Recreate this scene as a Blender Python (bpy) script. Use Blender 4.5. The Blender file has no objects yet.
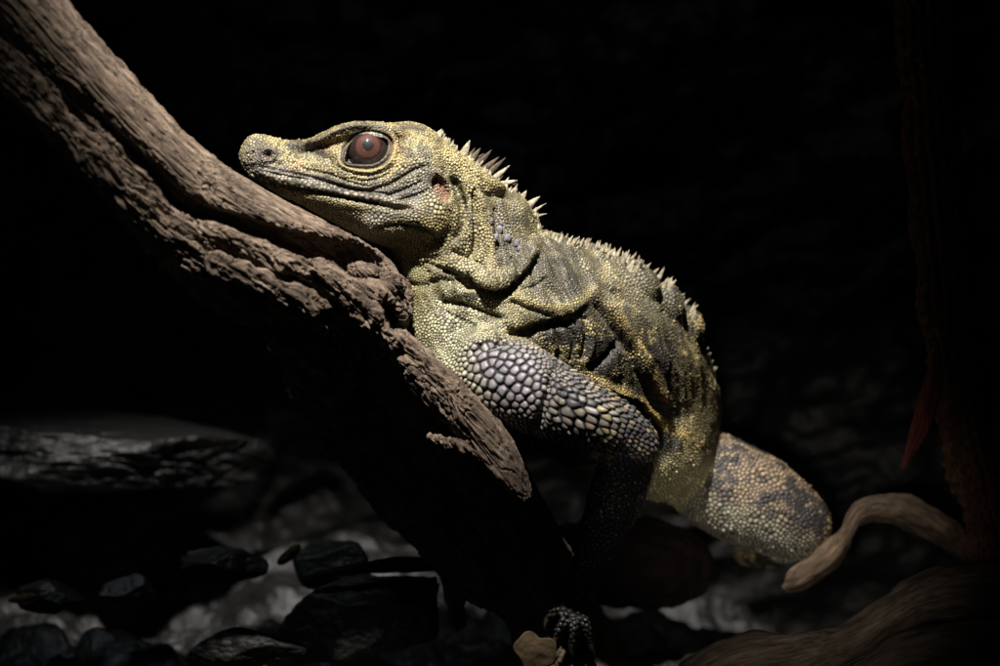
# Lizard resting on a weathered branch in the dark: everything is procedural mesh code.
# Working space: "px" units (1 px = 0.4 mm): x right, y down, z away from the camera.
import bpy, math, random, time
import numpy as np
from mathutils import Vector, kdtree
T0 = time.time()
random.seed(7)
RNG = np.random.default_rng(7)
SC = bpy.context.scene
S, DIST = 0.0004, 1.1111          # metres per px, camera distance to the focal plane

def W(p):
    """px space (N,3) -> world metres (perspective spread undone, so sizes are as measured)"""
    p = np.asarray(p, dtype=np.float64).reshape(-1, 3)
    f = 1.0 + p[:, 2] * S / DIST
    return np.stack([(p[:, 0] - 500) * S * f, p[:, 2] * S, (333 - p[:, 1]) * S * f], 1)
def W1(x, y, z):
    return Vector(W([[x, y, z]])[0])

# ------------------------------------------------------------------ camera, world, lamps, exposure
cam_d = bpy.data.cameras.new('camera')
cam = bpy.data.objects.new('camera', cam_d)
SC.collection.objects.link(cam)
SC.camera = cam
cam.location = (0, -DIST, 0)
cam.rotation_euler = (math.radians(90), 0, 0)
cam_d.lens, cam_d.sensor_width = 100, 36
cam_d.clip_start, cam_d.clip_end = 0.05, 50
cam_d.dof.use_dof = True
cam_d.dof.focus_distance = DIST - 30 * S
cam_d.dof.aperture_fstop = 6.7

world = bpy.data.worlds.new('World')
SC.world = world
world.use_nodes = True
world.node_tree.nodes['Background'].inputs[0].default_value = (0.0, 0.0, 0.0, 1)
world.node_tree.nodes['Background'].inputs[1].default_value = 0.0
SC.view_settings.view_transform = 'Standard'
SC.view_settings.look = 'None'
SC.view_settings.exposure = 0
SC.view_settings.gamma = 1

def spot(name, src, dst, watts, angle, blend, size, col):
    d = bpy.data.lights.new(name, 'SPOT')
    d.energy, d.spot_size, d.spot_blend, d.shadow_soft_size, d.color = watts, math.radians(angle), blend, size, col
    o = bpy.data.objects.new(name, d)
    SC.collection.objects.link(o)
    a, b = W1(*src), W1(*dst)
    o.location = a
    o.rotation_euler = (b - a).to_track_quat('-Z', 'Y').to_euler()
    return o
# the terrarium's ceiling spotlight, above and a little in front of the lizard
key = spot('ceiling_spotlight', (270, -1690, -1000), (405, 215, 0), 70, 34.5, 0.8, 0.014, (1.0, 0.955, 0.89))
spot('wall_fill', (560, -1300, 150), (640, 60, 640), 0.5, 55, 1.0, 0.05, (0.85, 0.93, 1.0))  # added weak fill, lifts the rock wall out of black
# added fill spot, low in front, brightens the belly and the hind leg
spot('low_fill', (640, 690, -1650), (785, 530, 100), 7.0, 13.5, 1.0, 0.02, (1.0, 0.95, 0.86))
glint = bpy.data.lights.new('eye_glint_light', 'AREA')      # added dim cool light, put in for the bluish reflection in the eye
glint.energy, glint.size, glint.color = 0.045, 0.12, (0.72, 0.86, 1.0)
glint_o = bpy.data.objects.new('eye_glint_light', glint)
SC.collection.objects.link(glint_o)
glint_o.location = W1(-750, 250, -1500)
glint_o.rotation_euler = (W1(400, 250, 0) - glint_o.location).to_track_quat('-Z', 'Y').to_euler()
key.scale = (1.0, 0.56, 1.0)         # the lamp head throws an oval pool of light
# faint cool fill, added to brighten the rocks on the floor
spot('floor_fill', (-500, -1200, -600), (190, 610, 250), 3.6, 27, 1.0, 0.05, (0.85, 0.93, 1.0))

# ------------------------------------------------------------------ noise
def _hash(ix, iy, iz, seed):
    h = (ix.astype(np.uint32) * np.uint32(374761393) + iy.astype(np.uint32) * np.uint32(668265263)
         + iz.astype(np.uint32) * np.uint32(2147483647 - 58) + np.uint32(seed * 974634777 & 0xffffffff))
    h = (h ^ (h >> np.uint32(13))) * np.uint32(1274126177)
    h = (h ^ (h >> np.uint32(16))) * np.uint32(2246822519)
    h = h ^ (h >> np.uint32(15))
    return h.astype(np.float32) / np.float32(4294967295.0)
def vnoise(p, seed=0):
    p = np.asarray(p, np.float32)
    i = np.floor(p).astype(np.int64)
    f = p - i
    f = f * f * f * (f * (f * 6 - 15) + 10)
    out = 0
    for a in (0, 1):
        wa = f[:, 0] if a else 1 - f[:, 0]
        for b in (0, 1):
            wb = f[:, 1] if b else 1 - f[:, 1]
            for c in (0, 1):
                wc = f[:, 2] if c else 1 - f[:, 2]
                out = out + wa * wb * wc * _hash(i[:, 0] + a, i[:, 1] + b, i[:, 2] + c, seed)
    return out * 2 - 1
def fbm(p, octaves=4, seed=0, gain=0.5, lac=2.03):
    p = np.asarray(p, np.float32)
    out, amp, tot = 0, 1.0, 0
    for k in range(octaves):
        out = out + amp * vnoise(p, seed + k * 17)
        tot += amp
        amp *= gain
        p = p * lac + 11.3
    return out / tot
def sstep(a, b, x):
    t = np.clip((x - a) / (b - a), 0, 1)
    return t * t * (3 - 2 * t)

# ------------------------------------------------------------------ implicit modelling
def spline(pts, n):
    pts = np.asarray(pts, float)
    m = len(pts)
    P = np.vstack([2 * pts[0] - pts[1], pts, 2 * pts[-1] - pts[-2]])
    t = np.linspace(0, m - 1, n)
    i = np.minimum(t.astype(int), m - 2)
    u = (t - i)[:, None]
    p0, p1, p2, p3 = P[i], P[i + 1], P[i + 2], P[i + 3]
    return 0.5 * (2 * p1 + (p2 - p0) * u + (2 * p0 - 5 * p1 + 4 * p2 - p3) * u ** 2 + (3 * p1 - 3 * p2 + p3 - p0) * u ** 3)

class Field:
    def __init__(self, lo, hi, h):
        self.lo, self.h = np.array(lo, float), h
        self.n = np.ceil((np.array(hi, float) - self.lo) / h).astype(int) + 1
        self.d = np.full(self.n, 60.0, np.float32)
        self.ax = [(self.lo[k] + h * np.arange(self.n[k])).astype(np.float32) for k in range(3)]
        self.tang = []
    def sub(self, lo, hi):
        a = np.clip(np.floor((np.array(lo) - self.lo) / self.h).astype(int), 0, self.n - 1)
        b = np.clip(np.ceil((np.array(hi) - self.lo) / self.h).astype(int) + 1, 1, self.n)
        sl = tuple(slice(a[k], max(b[k], a[k] + 1)) for k in range(3))
        X = self.ax[0][sl[0]][:, None, None]
        Y = self.ax[1][sl[1]][None, :, None]
        Z = self.ax[2][sl[2]][None, None, :]
        return sl, X, Y, Z
    def union(self, sl, d, k):
        a = self.d[sl]
        if k <= 0:
            self.d[sl] = np.minimum(a, d)
            return
        t = np.clip(0.5 + 0.5 * (d - a) / k, 0, 1)
        self.d[sl] = d + (a - d) * t - k * t * (1 - t)
    def carve(self, sl, d, k):
        a = self.d[sl]
        t = np.clip(0.5 - 0.5 * (a + d) / k, 0, 1)
        self.d[sl] = a + (-d - a) * t + k * t * (1 - t)
    def ell_d(self, c, r, k, rot=0.0):
        R = max(r) + k + 8
        sl, X, Y, Z = self.sub(np.array(c) - R, np.array(c) + R)
        ca, sa = math.cos(math.radians(rot)), math.sin(math.radians(rot))
        x, y, z = X - c[0], Y - c[1], Z - c[2]
        u, v = (x * ca + y * sa) / r[0], (-x * sa + y * ca) / r[1]
        w = z / r[2]
        q = np.sqrt(u * u + v * v + w * w)
        L = np.sqrt(x * x + y * y + z * z)
        return sl, np.where(q > 1e-4, L - L / np.maximum(q, 1e-4), -min(r)).astype(np.float32)
    def ell(self, c, r, k=8, rot=0.0):
        self.union(*self.ell_d(c, r, k, rot), k)
    def hole(self, c, r, k=4, rot=0.0):
        self.carve(*self.ell_d(c, r, k, rot), k)
    def tube_d(self, pts, n, k, side=(0, 0, 1)):
        """pts rows: x y z r_side r_other; elliptical sweep"""
        q = spline(pts, n)
        C, ra, rb = q[:, :3], np.maximum(q[:, 3], 1), np.maximum(q[:, 4], 1)
        R = max(ra.max(), rb.max()) + k + 8
        sl, X, Y, Z = self.sub(C.min(0) - R, C.max(0) + R)
        best = np.full((X.shape[0], Y.shape[1], Z.shape[2]), 1e3, np.float32)
        for i in range(n - 1):
            seg = C[i + 1] - C[i]
            L2 = max(seg @ seg, 1e-6)
            tg = seg / math.sqrt(L2)
            s = np.array(side, float)
            s = s - tg * (s @ tg)
            s = s / max(np.linalg.norm(s), 1e-6)
            self.tang.append((C[i], tg))
            x, y, z = X - C[i][0], Y - C[i][1], Z - C[i][2]
            t = np.clip((x * seg[0] + y * seg[1] + z * seg[2]) / L2, 0, 1)
            vx, vy, vz = x - t * seg[0], y - t * seg[1], z - t * seg[2]
            A, B = ra[i] + (ra[i + 1] - ra[i]) * t, rb[i] + (rb[i + 1] - rb[i]) * t
            va = vx * s[0] + vy * s[1] + vz * s[2]
            L = vx * vx + vy * vy + vz * vz
            vb2 = np.maximum(L - va * va, 0)
            qq = np.sqrt((va / A) ** 2 + vb2 / (B * B))
            L = np.sqrt(L)
            d = np.where(qq > 1e-4, L - L / np.maximum(qq, 1e-4), -np.minimum(A, B))
            best = np.minimum(best, d.astype(np.float32))
        return sl, best
    def tube(self, pts, n=16, k=10, side=(0, 0, 1)):
        self.union(*self.tube_d(pts, n, k, side), k)
    def groove_tube(self, pts, n=16, k=5, side=(0, 0, 1)):
        self.carve(*self.tube_d(pts, n, k, side), k)
    def zsurf(self, x, y):
        i = int(round((x - self.lo[0]) / self.h)); j = int(round((y - self.lo[1]) / self.h))
        col = self.d[np.clip(i, 0, self.n[0] - 1), np.clip(j, 0, self.n[1] - 1)]
        k = np.argmax(col < 0)
        return float(self.ax[2][k]) if col[k] < 0 else None
    def mesh(self):
        """surface nets"""
        d = self.d
        ins = d < 0
        nx, ny, nz = d.shape
        acc = np.zeros((nx - 1, ny - 1, nz - 1), np.uint8)
        for a in (0, 1):
            for b in (0, 1):
                for c in (0, 1):
                    acc += ins[a:nx - 1 + a, b:ny - 1 + b, c:nz - 1 + c]
        act = (acc > 0) & (acc < 8)
        I = np.argwhere(act)
        idx = np.full(act.shape, -1, np.int64)
        idx[act] = np.arange(len(I))
        pos, cnt = np.zeros((len(I), 3)), np.zeros(len(I))
        for ax in range(3):
            o1, o2 = [k for k in range(3) if k != ax]
            for a in (0, 1):
                for b in (0, 1):
                    off = np.zeros(3, int); off[o1], off[o2] = a, b
                    p = I + off
                    e = np.zeros(3, int); e[ax] = 1
                    q = p + e
                    d0, d1 = d[p[:, 0], p[:, 1], p[:, 2]], d[q[:, 0], q[:, 1], q[:, 2]]
                    cr = (d0 < 0) != (d1 < 0)
                    t = np.where(cr, d0 / np.where(cr, d0 - d1, 1), 0)
                    pt = p + t[:, None] * e
                    pos[cr] += pt[cr]
                    cnt += cr
        V = self.lo + self.h * pos / cnt[:, None]
        F = []
        for ax in range(3):
            o1, o2 = (ax + 1) % 3, (ax + 2) % 3
            sa = [slice(None)] * 3; sb = [slice(None)] * 3
            sa[ax] = slice(0, -1); sb[ax] = slice(1, None)
            for o in (o1, o2):
                sa[o] = slice(1, -1); sb[o] = slice(1, -1)
            A, B = ins[tuple(sa)], ins[tuple(sb)]
            for flip, m in ((False, A & ~B), (True, ~A & B)):
                E = np.argwhere(m)
                if len(E) == 0:
                    continue
                E[:, o1] += 1; E[:, o2] += 1
                def g(da, db):
                    P = E.copy(); P[:, o1] += da; P[:, o2] += db
                    return idx[P[:, 0], P[:, 1], P[:, 2]]
                q = np.stack([g(-1, -1), g(0, -1), g(0, 0), g(-1, 0)], 1)
                F.append(q[:, ::-1] if flip else q)
        return V, np.vstack(F)

def raw_mesh(name, V, F):
    me = bpy.data.meshes.new(name)
    F = np.asarray(F)
    me.vertices.add(len(V))
    me.vertices.foreach_set('co', np.asarray(V, np.float32).ravel())
    k = F.shape[1]
    me.loops.add(F.size)
    me.loops.foreach_set('vertex_index', F.ravel().astype(np.int32))
    me.polygons.add(len(F))
    me.polygons.foreach_set('loop_start', np.arange(0, F.size, k, dtype=np.int32))
    me.update(calc_edges=True)
    me.validate()
    return me
def coords(me):
    a = np.empty(len(me.vertices) * 3, np.float32)
    me.vertices.foreach_get('co', a)
    return a.reshape(-1, 3).astype(np.float64)
def normals(me):
    a = np.empty(len(me.vertices) * 3, np.float32)
    me.vertices.foreach_get('normal', a)
    return a.reshape(-1, 3).astype(np.float64)
def edges(me):
    a = np.empty(len(me.edges) * 2, np.int32)
    me.edges.foreach_get('vertices', a)
    return a.reshape(-1, 2)
def smooth(V, E, it, f=0.5):
    n = len(V)
    deg = np.bincount(E.ravel(), minlength=n)[:, None]
    for _ in range(it):
        A = np.stack([np.bincount(E[:, 0], V[E[:, 1], k], n) + np.bincount(E[:, 1], V[E[:, 0], k], n) for k in range(3)], 1)
        V = V + f * (A / np.maximum(deg, 1) - V)
    return V
def keep_largest(V, F):
    n = len(V)
    lab = np.arange(n)
    while True:
        m = lab[F].min(1)
        new = lab.copy()
        for k in range(F.shape[1]):
            np.minimum.at(new, F[:, k], m)
        new = new[new]
        if (new == lab).all():
            break
        lab = new
    big = np.bincount(lab).argmax()
    keep = lab == big
    mp = np.cumsum(keep) - 1
    F = F[keep[F[:, 0]]]
    return V[keep], mp[F]
def subdivided(me, levels):
    o = bpy.data.objects.new('tmp', me)
    SC.collection.objects.link(o)
    m = o.modifiers.new('s', 'SUBSURF')
    m.levels = m.render_levels = levels
    m.subdivision_type = 'CATMULL_CLARK'
    dg = bpy.context.evaluated_depsgraph_get()
    out = bpy.data.meshes.new_from_object(o.evaluated_get(dg))
    bpy.data.objects.remove(o)
    return out
def put_attr(me, name, data, typ):
    a = me.attributes.new(name, typ, 'POINT')
    key = {'FLOAT': 'value', 'FLOAT_VECTOR': 'vector', 'FLOAT_COLOR': 'color'}[typ]
    data = np.asarray(data, np.float32)
    if typ == 'FLOAT_COLOR' and data.shape[1] == 3:
        data = np.hstack([data, np.ones((len(data), 1), np.float32)])
    a.data.foreach_set(key, data.ravel())
def set_px(me, V):
    me.vertices.foreach_set('co', W(V).astype(np.float32).ravel())
    me.polygons.foreach_set('use_smooth', np.ones(len(me.polygons), bool))
    me.update()
def link(name, me, mat=None, parent=None):
    o = bpy.data.objects.new(name, me)
    SC.collection.objects.link(o)
    if mat:
        me.materials.append(mat)
    if parent:
        o.parent = parent
        o.matrix_parent_inverse = parent.matrix_basis.inverted()
    return o
def tag(o, label=None, cat=None, group=None, kind=None):
    for k, v in (('label', label), ('category', cat), ('group', group), ('kind', kind)):
        if v:
            o[k] = v
    return o
def empty(name, x, y, z):
    o = bpy.data.objects.new(name, None)
    SC.collection.objects.link(o)
    o.location = W1(x, y, z)
    o.empty_display_size = 0.01
    bpy.context.view_layer.update()
    return o
def flip_to_out(me):
    """px space is left-handed (y down): mirror the winding so normals face out in world space"""
    me.flip_normals()

def poly_dist(P, poly):
    """2-D distance to an open polyline, signed side (+ = left of travel on screen, y down), param 0..1"""
    poly = np.asarray(poly, float)
    best = np.full(len(P), 1e9); side = np.zeros(len(P)); par = np.zeros(len(P))
    L = np.r_[0, np.cumsum(np.linalg.norm(np.diff(poly, axis=0), axis=1))]
    for i in range(len(poly) - 1):
        a, b = poly[i], poly[i + 1]
        e = b - a
        v = P - a
        t = np.clip(v @ e / (e @ e), 0, 1)
        w = v - t[:, None] * e
        d = np.hypot(w[:, 0], w[:, 1])
        m = d < best
        best[m] = d[m]
        side[m] = np.sign(e[1] * v[m, 0] - e[0] * v[m, 1])
        par[m] = (L[i] + t[m] * (L[i + 1] - L[i])) / L[-1]
    return best, side, par

# ------------------------------------------------------------------ materials
def lin(r, g, b):
    f = lambda c: (c / 12.92) if c <= 0.04045 else ((c + 0.055) / 1.055) ** 2.4
    return np.array([f(c / 255.0) for c in (r, g, b)])
class NT:
    def __init__(self, name):
        self.m = bpy.data.materials.new(name)
        self.m.use_nodes = True
        self.t = self.m.node_tree
        self.b = self.t.nodes['Principled BSDF']
    def n(self, typ, **kw):
        nd = self.t.nodes.new(typ)
        for k, v in kw.items():
            if k in nd.inputs.keys():
                nd.inputs[k].default_value = v
            else:
                setattr(nd, k, v)
        return nd
    def l(self, a, b):
        self.t.links.new(a, b)
    def attr(self, name):
        return self.n('ShaderNodeAttribute', attribute_name=name)
    def mix(self, fac, a, b, blend='MIX'):
        x = self.n('ShaderNodeMix', data_type='RGBA', blend_type=blend)
        for i, v in ((0, fac), (6, a), (7, b)):
            if hasattr(v, 'is_output'):
                self.l(v, x.inputs[i])
            else:
                x.inputs[i].default_value = v if i == 0 else (*v, 1) if len(v) == 3 else v
        return x.outputs[2]
    def ramp(self, src, stops):
        r = self.n('ShaderNodeValToRGB')
        els = r.color_ramp.elements
        while len(els) < len(stops):
            els.new(0.5)
        for e, (p, c) in zip(els, stops):
            e.position, e.color = p, (c, c, c, 1) if np.isscalar(c) else (*c, 1)
        self.l(src, r.inputs[0])
        return r.outputs[0]
    def noise(self, scale, detail=4, vec=None, rough=0.55):
        x = self.n('ShaderNodeTexNoise')
        x.inputs['Scale'].default_value, x.inputs['Detail'].default_value, x.inputs['Roughness'].default_value = scale, detail, rough
        if vec is None:
            vec = self.n('ShaderNodeTexCoord').outputs['Object']
        self.l(vec, x.inputs['Vector'])
        return x.outputs['Fac']
    def bump(self, h, strength, dist, prev=None):
        x = self.n('ShaderNodeBump')
        x.inputs['Strength'].default_value, x.inputs['Distance'].default_value = strength, dist
        self.l(h, x.inputs['Height'])
        if prev is not None:
            self.l(prev, x.inputs['Normal'])
        return x.outputs['Normal']

def skin_material():
    M = NT('scaly_skin')
    col = M.attr('pigment').outputs['Color']
    nz = M.noise(2200, 3)
    c = M.mix(0.35, col, M.ramp(nz, [(0.3, 0.55), (0.7, 1.0)]), 'MULTIPLY')
    M.l(c, M.b.inputs['Base Color'])
    r = M.n('ShaderNodeMapRange')
    M.l(M.attr('gloss').outputs['Fac'], r.inputs[0])
    r.inputs[3].default_value, r.inputs[4].default_value = 0.72, 0.36
    M.l(r.outputs[0], M.b.inputs['Roughness'])
    M.b.inputs['Specular IOR Level'].default_value = 0.42
    M.l(M.bump(M.noise(3200, 2), 0.25, 0.0002), M.b.inputs['Normal'])
    return M.m
def wood_material(name, dark, mid, pale, rough=0.85):
    M = NT(name)
    fib = M.attr('fibre').outputs['Vector']
    f1 = M.noise(1.0, 6, fib, 0.65)
    f2 = M.noise(3.7, 5, fib, 0.6)
    c = M.ramp(f1, [(0.28, dark), (0.5, mid), (0.72, pale)])
    c = M.mix(0.85, c, M.ramp(f2, [(0.35, 0.25), (0.6, 1.0)]), 'MULTIPLY')
    c = M.mix(0.6, c, M.ramp(M.noise(60.0, 4), [(0.35, 0.5), (0.6, 1.0)]), 'MULTIPLY')
    c = M.mix(M.ramp(M.attr('cavity').outputs['Fac'], [(0.0, 0.0), (1.0, 1.0)]), c, tuple(0.35 * np.array(dark)))
    M.l(c, M.b.inputs['Base Color'])
    M.b.inputs['Roughness'].default_value = rough
    M.b.inputs['Specular IOR Level'].default_value = 0.25
    nb = M.bump(f2, 0.9, 0.0016)
    nb = M.bump(M.noise(11.0, 3, fib), 0.5, 0.0006, nb)
    M.l(nb, M.b.inputs['Normal'])
    return M.m
def plain_material(name, a, b, scale, rough, bump=0.4, bdist=0.001, spec=0.3):
    M = NT(name)
    nz = M.noise(scale, 5)
    M.l(M.mix(M.ramp(nz, [(0.35, 0.0), (0.65, 1.0)]), a, b), M.b.inputs['Base Color'])
    M.b.inputs['Roughness'].default_value = rough
    M.b.inputs['Specular IOR Level'].default_value = spec
    M.l(M.bump(M.noise(scale * 4, 5), bump, bdist), M.b.inputs['Normal'])
    return M.m

# ================================================================== THE LIZARD
THIGH = [(684, 462, 222), (724, 486, 214), (762, 505, 210), (794, 524, 210), (804, 531, 210)]
TOES = [(548, 618, 52, 0), (556, 638, 44, 0), (572, 648, 42, 0), (590, 644, 46, 0), (602, 622, 52, 0)]
def build_lizard_field():
    f = Field((232, 104, -120), (842, 660, 420), 2.6)
    # trunk: chest in front, turning away from the camera to the hips
    f.tube([(478, 300, 32, 66, 78), (528, 322, 56, 80, 92), (586, 358, 110, 86, 97), (628, 392, 175, 80, 88), (652, 416, 240, 66, 70), (660, 430, 300, 50, 56)], 22, 14)
    f.ell((662, 444, 188), (52, 57, 80), 22)
    f.ell((598, 428, 112), (62, 46, 56), 16)                     # underside of the ribs
    # neck
    f.tube([(424, 186, 0, 44, 48), (444, 214, 6, 47, 58), (464, 255, 16, 54, 68), (492, 300, 32, 66, 78)], 14, 14)
    f.ell((443, 330, 20), (44, 52, 58), 16)                      # breast
    # head: loft with superelliptic sections
    st = np.array([[239, 156, 158, 3], [241, 147, 167, 10], [246, 139, 173, 16], [254, 135, 180, 20], [263, 134, 185, 23], [274, 137, 190, 24], [285, 140, 196, 26],
                   [305, 140, 207, 30], [320, 137, 215, 35], [335, 131, 223, 40], [350, 127, 231, 44], [370, 125, 241, 47], [390, 123, 248, 49],
                   [410, 121, 250, 50], [424, 125, 246, 49], [438, 134, 236, 45], [452, 150, 232, 38]], float)
    sl, X, Y, Z = f.sub((232, 104, -90), (462, 260, 90))
    x = X.ravel()
    top, bot, w = (np.interp(x, st[:, 0], st[:, k])[:, None, None] for k in (1, 2, 3))
    yc, hh = (top + bot) / 2, np.maximum((bot - top) / 2, 1)
    zc = -(452 - X) * 0.10
    v = (Y - yc) / hh
    ww = w * (1 - 0.26 * np.clip(-v, 0, 1) ** 2 - 0.10 * np.clip(v, 0, 1) ** 2)   # narrower on top
    q = (np.abs(v) ** 2.5 + np.abs((Z - zc) / np.maximum(ww, 1)) ** 2.5) ** (1 / 2.5)
    d = (q - 1) * np.minimum(hh, w)
    d = np.maximum(d, np.maximum(240 - X, X - 452))
    f.union(sl, d.astype(np.float32), 10)
    for sg in (-1, 1):
        zc0 = lambda xx: -(452 - xx) * 0.10
        f.tube([(312, 144, zc0(312) + sg * 22, 6, 5), (328, 136, zc0(328) + sg * 29, 7, 6), (350, 129, zc0(350) + sg * 32, 7, 7), (375, 128, zc0(375) + sg * 34, 7, 7), (400, 132, zc0(400) + sg * 36, 6, 6)], 12, 12)      # brow
        f.ell((268, 153, zc0(268) + sg * 17), (12, 11, 9), 5)            # nostril swelling
        f.ell((400, 216, zc0(400) + sg * 38), (38, 17, 16), 8, rot=-10)    # jowl
        f.ell((432, 214, zc0(420) + sg * 36), (20, 24, 18), 8)           # rear cheek
        f.ell((418, 160, zc0(418) + sg * 36), (26, 20, 14), 10)          # temple
        f.ell((310, 180, zc0(310) + sg * 26), (52, 9, 8), 6, rot=10)     # upper lip
    # near arm
    f.tube([(462, 358, -8, 36, 40), (510, 382, -46, 44, 44), (562, 406, -60, 38, 37), (608, 425, -60, 30, 29), (634, 442, -50, 23, 23)], 16, 10)
    f.tube([(632, 444, -48, 22, 23), (618, 492, -4, 26, 28), (598, 546, 34, 20, 21), (582, 584, 54, 14, 15)], 12, 8)
    f.ell((574, 602, 56), (15, 20, 13), 8, rot=20)
    for k, (fx, fy, fz, L) in enumerate(TOES):
        bx, by = 566 + k * 5, 610
        f.tube([(bx, by, 50, 5, 5), ((bx + fx) / 2, (by + fy) / 2 - 3, fz - 7, 5, 5), (fx, fy, fz, 4, 4)], 6, 3)
    # far arm reaches over the branch
    f.tube([(468, 352, 92, 34, 34), (440, 392, 112, 28, 28), (402, 402, 118, 22, 22)], 8, 10)
    f.tube([(402, 402, 118, 22, 22), (420, 440, 104, 16, 16), (430, 470, 92, 13, 13)], 8, 6)
    # hind leg and tail
    f.tube([(x, y, z, a, b) for (x, y, z), a, b in zip(THIGH, (40, 46, 45, 36, 24), (40, 48, 46, 36, 25))], 14, 5)
    f.tube([(806, 530, 226, 24, 24), (776, 546, 280, 20, 20), (748, 552, 330, 14, 14)], 8, 6)
    f.tube([(672, 452, 320, 42, 42), (712, 490, 372, 30, 30), (750, 520, 406, 18, 18)], 8, 8)
    # knobs along the back
    for x, y, z, r in [(566, 258, 48, 14), (590, 262, 66, 17), (612, 272, 76, 18), (634, 284, 82, 22), (662, 302, 110, 21), (684, 324, 142, 19), (694, 348, 160, 13),
                       (598, 288, 50, 12), (624, 304, 60, 13), (648, 322, 86, 12), (574, 274, 38, 10), (664, 346, 110, 11)]:
        f.ell((x, y, z), (r * 1.15, r * 0.95, r * 1.05), 4, rot=35)
    f.ell((510, 216, 16), (26, 22, 26), 16, rot=35)
    # hanging skin: neck folds laid on the surface as rolls
    def roll(pts, r, k, out=0.0):
        q = []
        for i, (x, y) in enumerate(pts):
            z = f.zsurf(x, y)
            z = -30 if z is None else z
            rr = r if np.isscalar(r) else r[i]
            q.append((x, y, z + rr * (0.05 - out), rr, rr))
        f.tube(q, 4 * len(q), k)
    roll([(446, 158), (461, 182), (470, 205), (468, 228), (460, 246)], [6, 8, 8, 8, 6], 4)
    roll([(466, 180), (480, 208), (489, 240), (491, 266), (484, 278)], [6, 8, 9, 9, 7], 4)
    roll([(474, 274), (486, 280), (503, 279), (518, 268), (531, 254), (534, 243)], [6, 8, 8, 7, 6, 5], 4)
    roll([(447, 152), (470, 170), (488, 183), (503, 190)], [5, 6, 5, 2], 6)
    roll([(448, 262), (458, 264), (470, 270)], [6, 7, 6], 3)
    roll([(440, 284), (450, 292), (464, 290), (474, 296)], [5, 7, 7, 5], 3)
    roll([(470, 290), (500, 292), (530, 302), (556, 308), (580, 302), (594, 290)], [4, 5, 6, 6, 6, 4], 5)
    return f

FLD = build_lizard_field()
print('field', round(time.time() - T0, 1))
V, F = keep_largest(*FLD.mesh())
me0 = raw_mesh('body_base', V, F)
V = smooth(coords(me0), edges(me0), 3, 0.5)
me0.vertices.foreach_set('co', V.astype(np.float32).ravel()); me0.update()
me1 = subdivided(me0, 1)
me2 = subdivided(me0, 2)
print('verts', len(me0.vertices), len(me1.vertices), len(me2.vertices), round(time.time() - T0, 1))

# skin folds, lips, eyelids ... drawn on the body as heights along the normal
EYE = (368.0, 149.5)
def eye_level(P):
    """almond-shaped normalised radius round the eye (1 = lid margin)"""
    x, y = P[:, 0] - EYE[0], P[:, 1] - EYE[1]
    a = math.radians(-6)
    u, v = x * math.cos(a) + y * math.sin(a), -x * math.sin(a) + y * math.cos(a)
    rx = np.where(u < 0, 20.0, 18.8)
    ry = np.where(v < 0, 14.0, 15.0)
    # pointed corner to the front-below
    return np.sqrt((u / rx) ** 2 + (v / ry) ** 2) + 0.12 * np.exp(-((u + 18) / 7) ** 2 - ((v + 9) / 7) ** 2) - 0.34 * np.exp(-((u + 21) / 9) ** 2 - ((v - 10) / 6) ** 2) - 0.16 * np.exp(-((u - 18) / 8) ** 2 - ((v + 8) / 6) ** 2)

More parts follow.
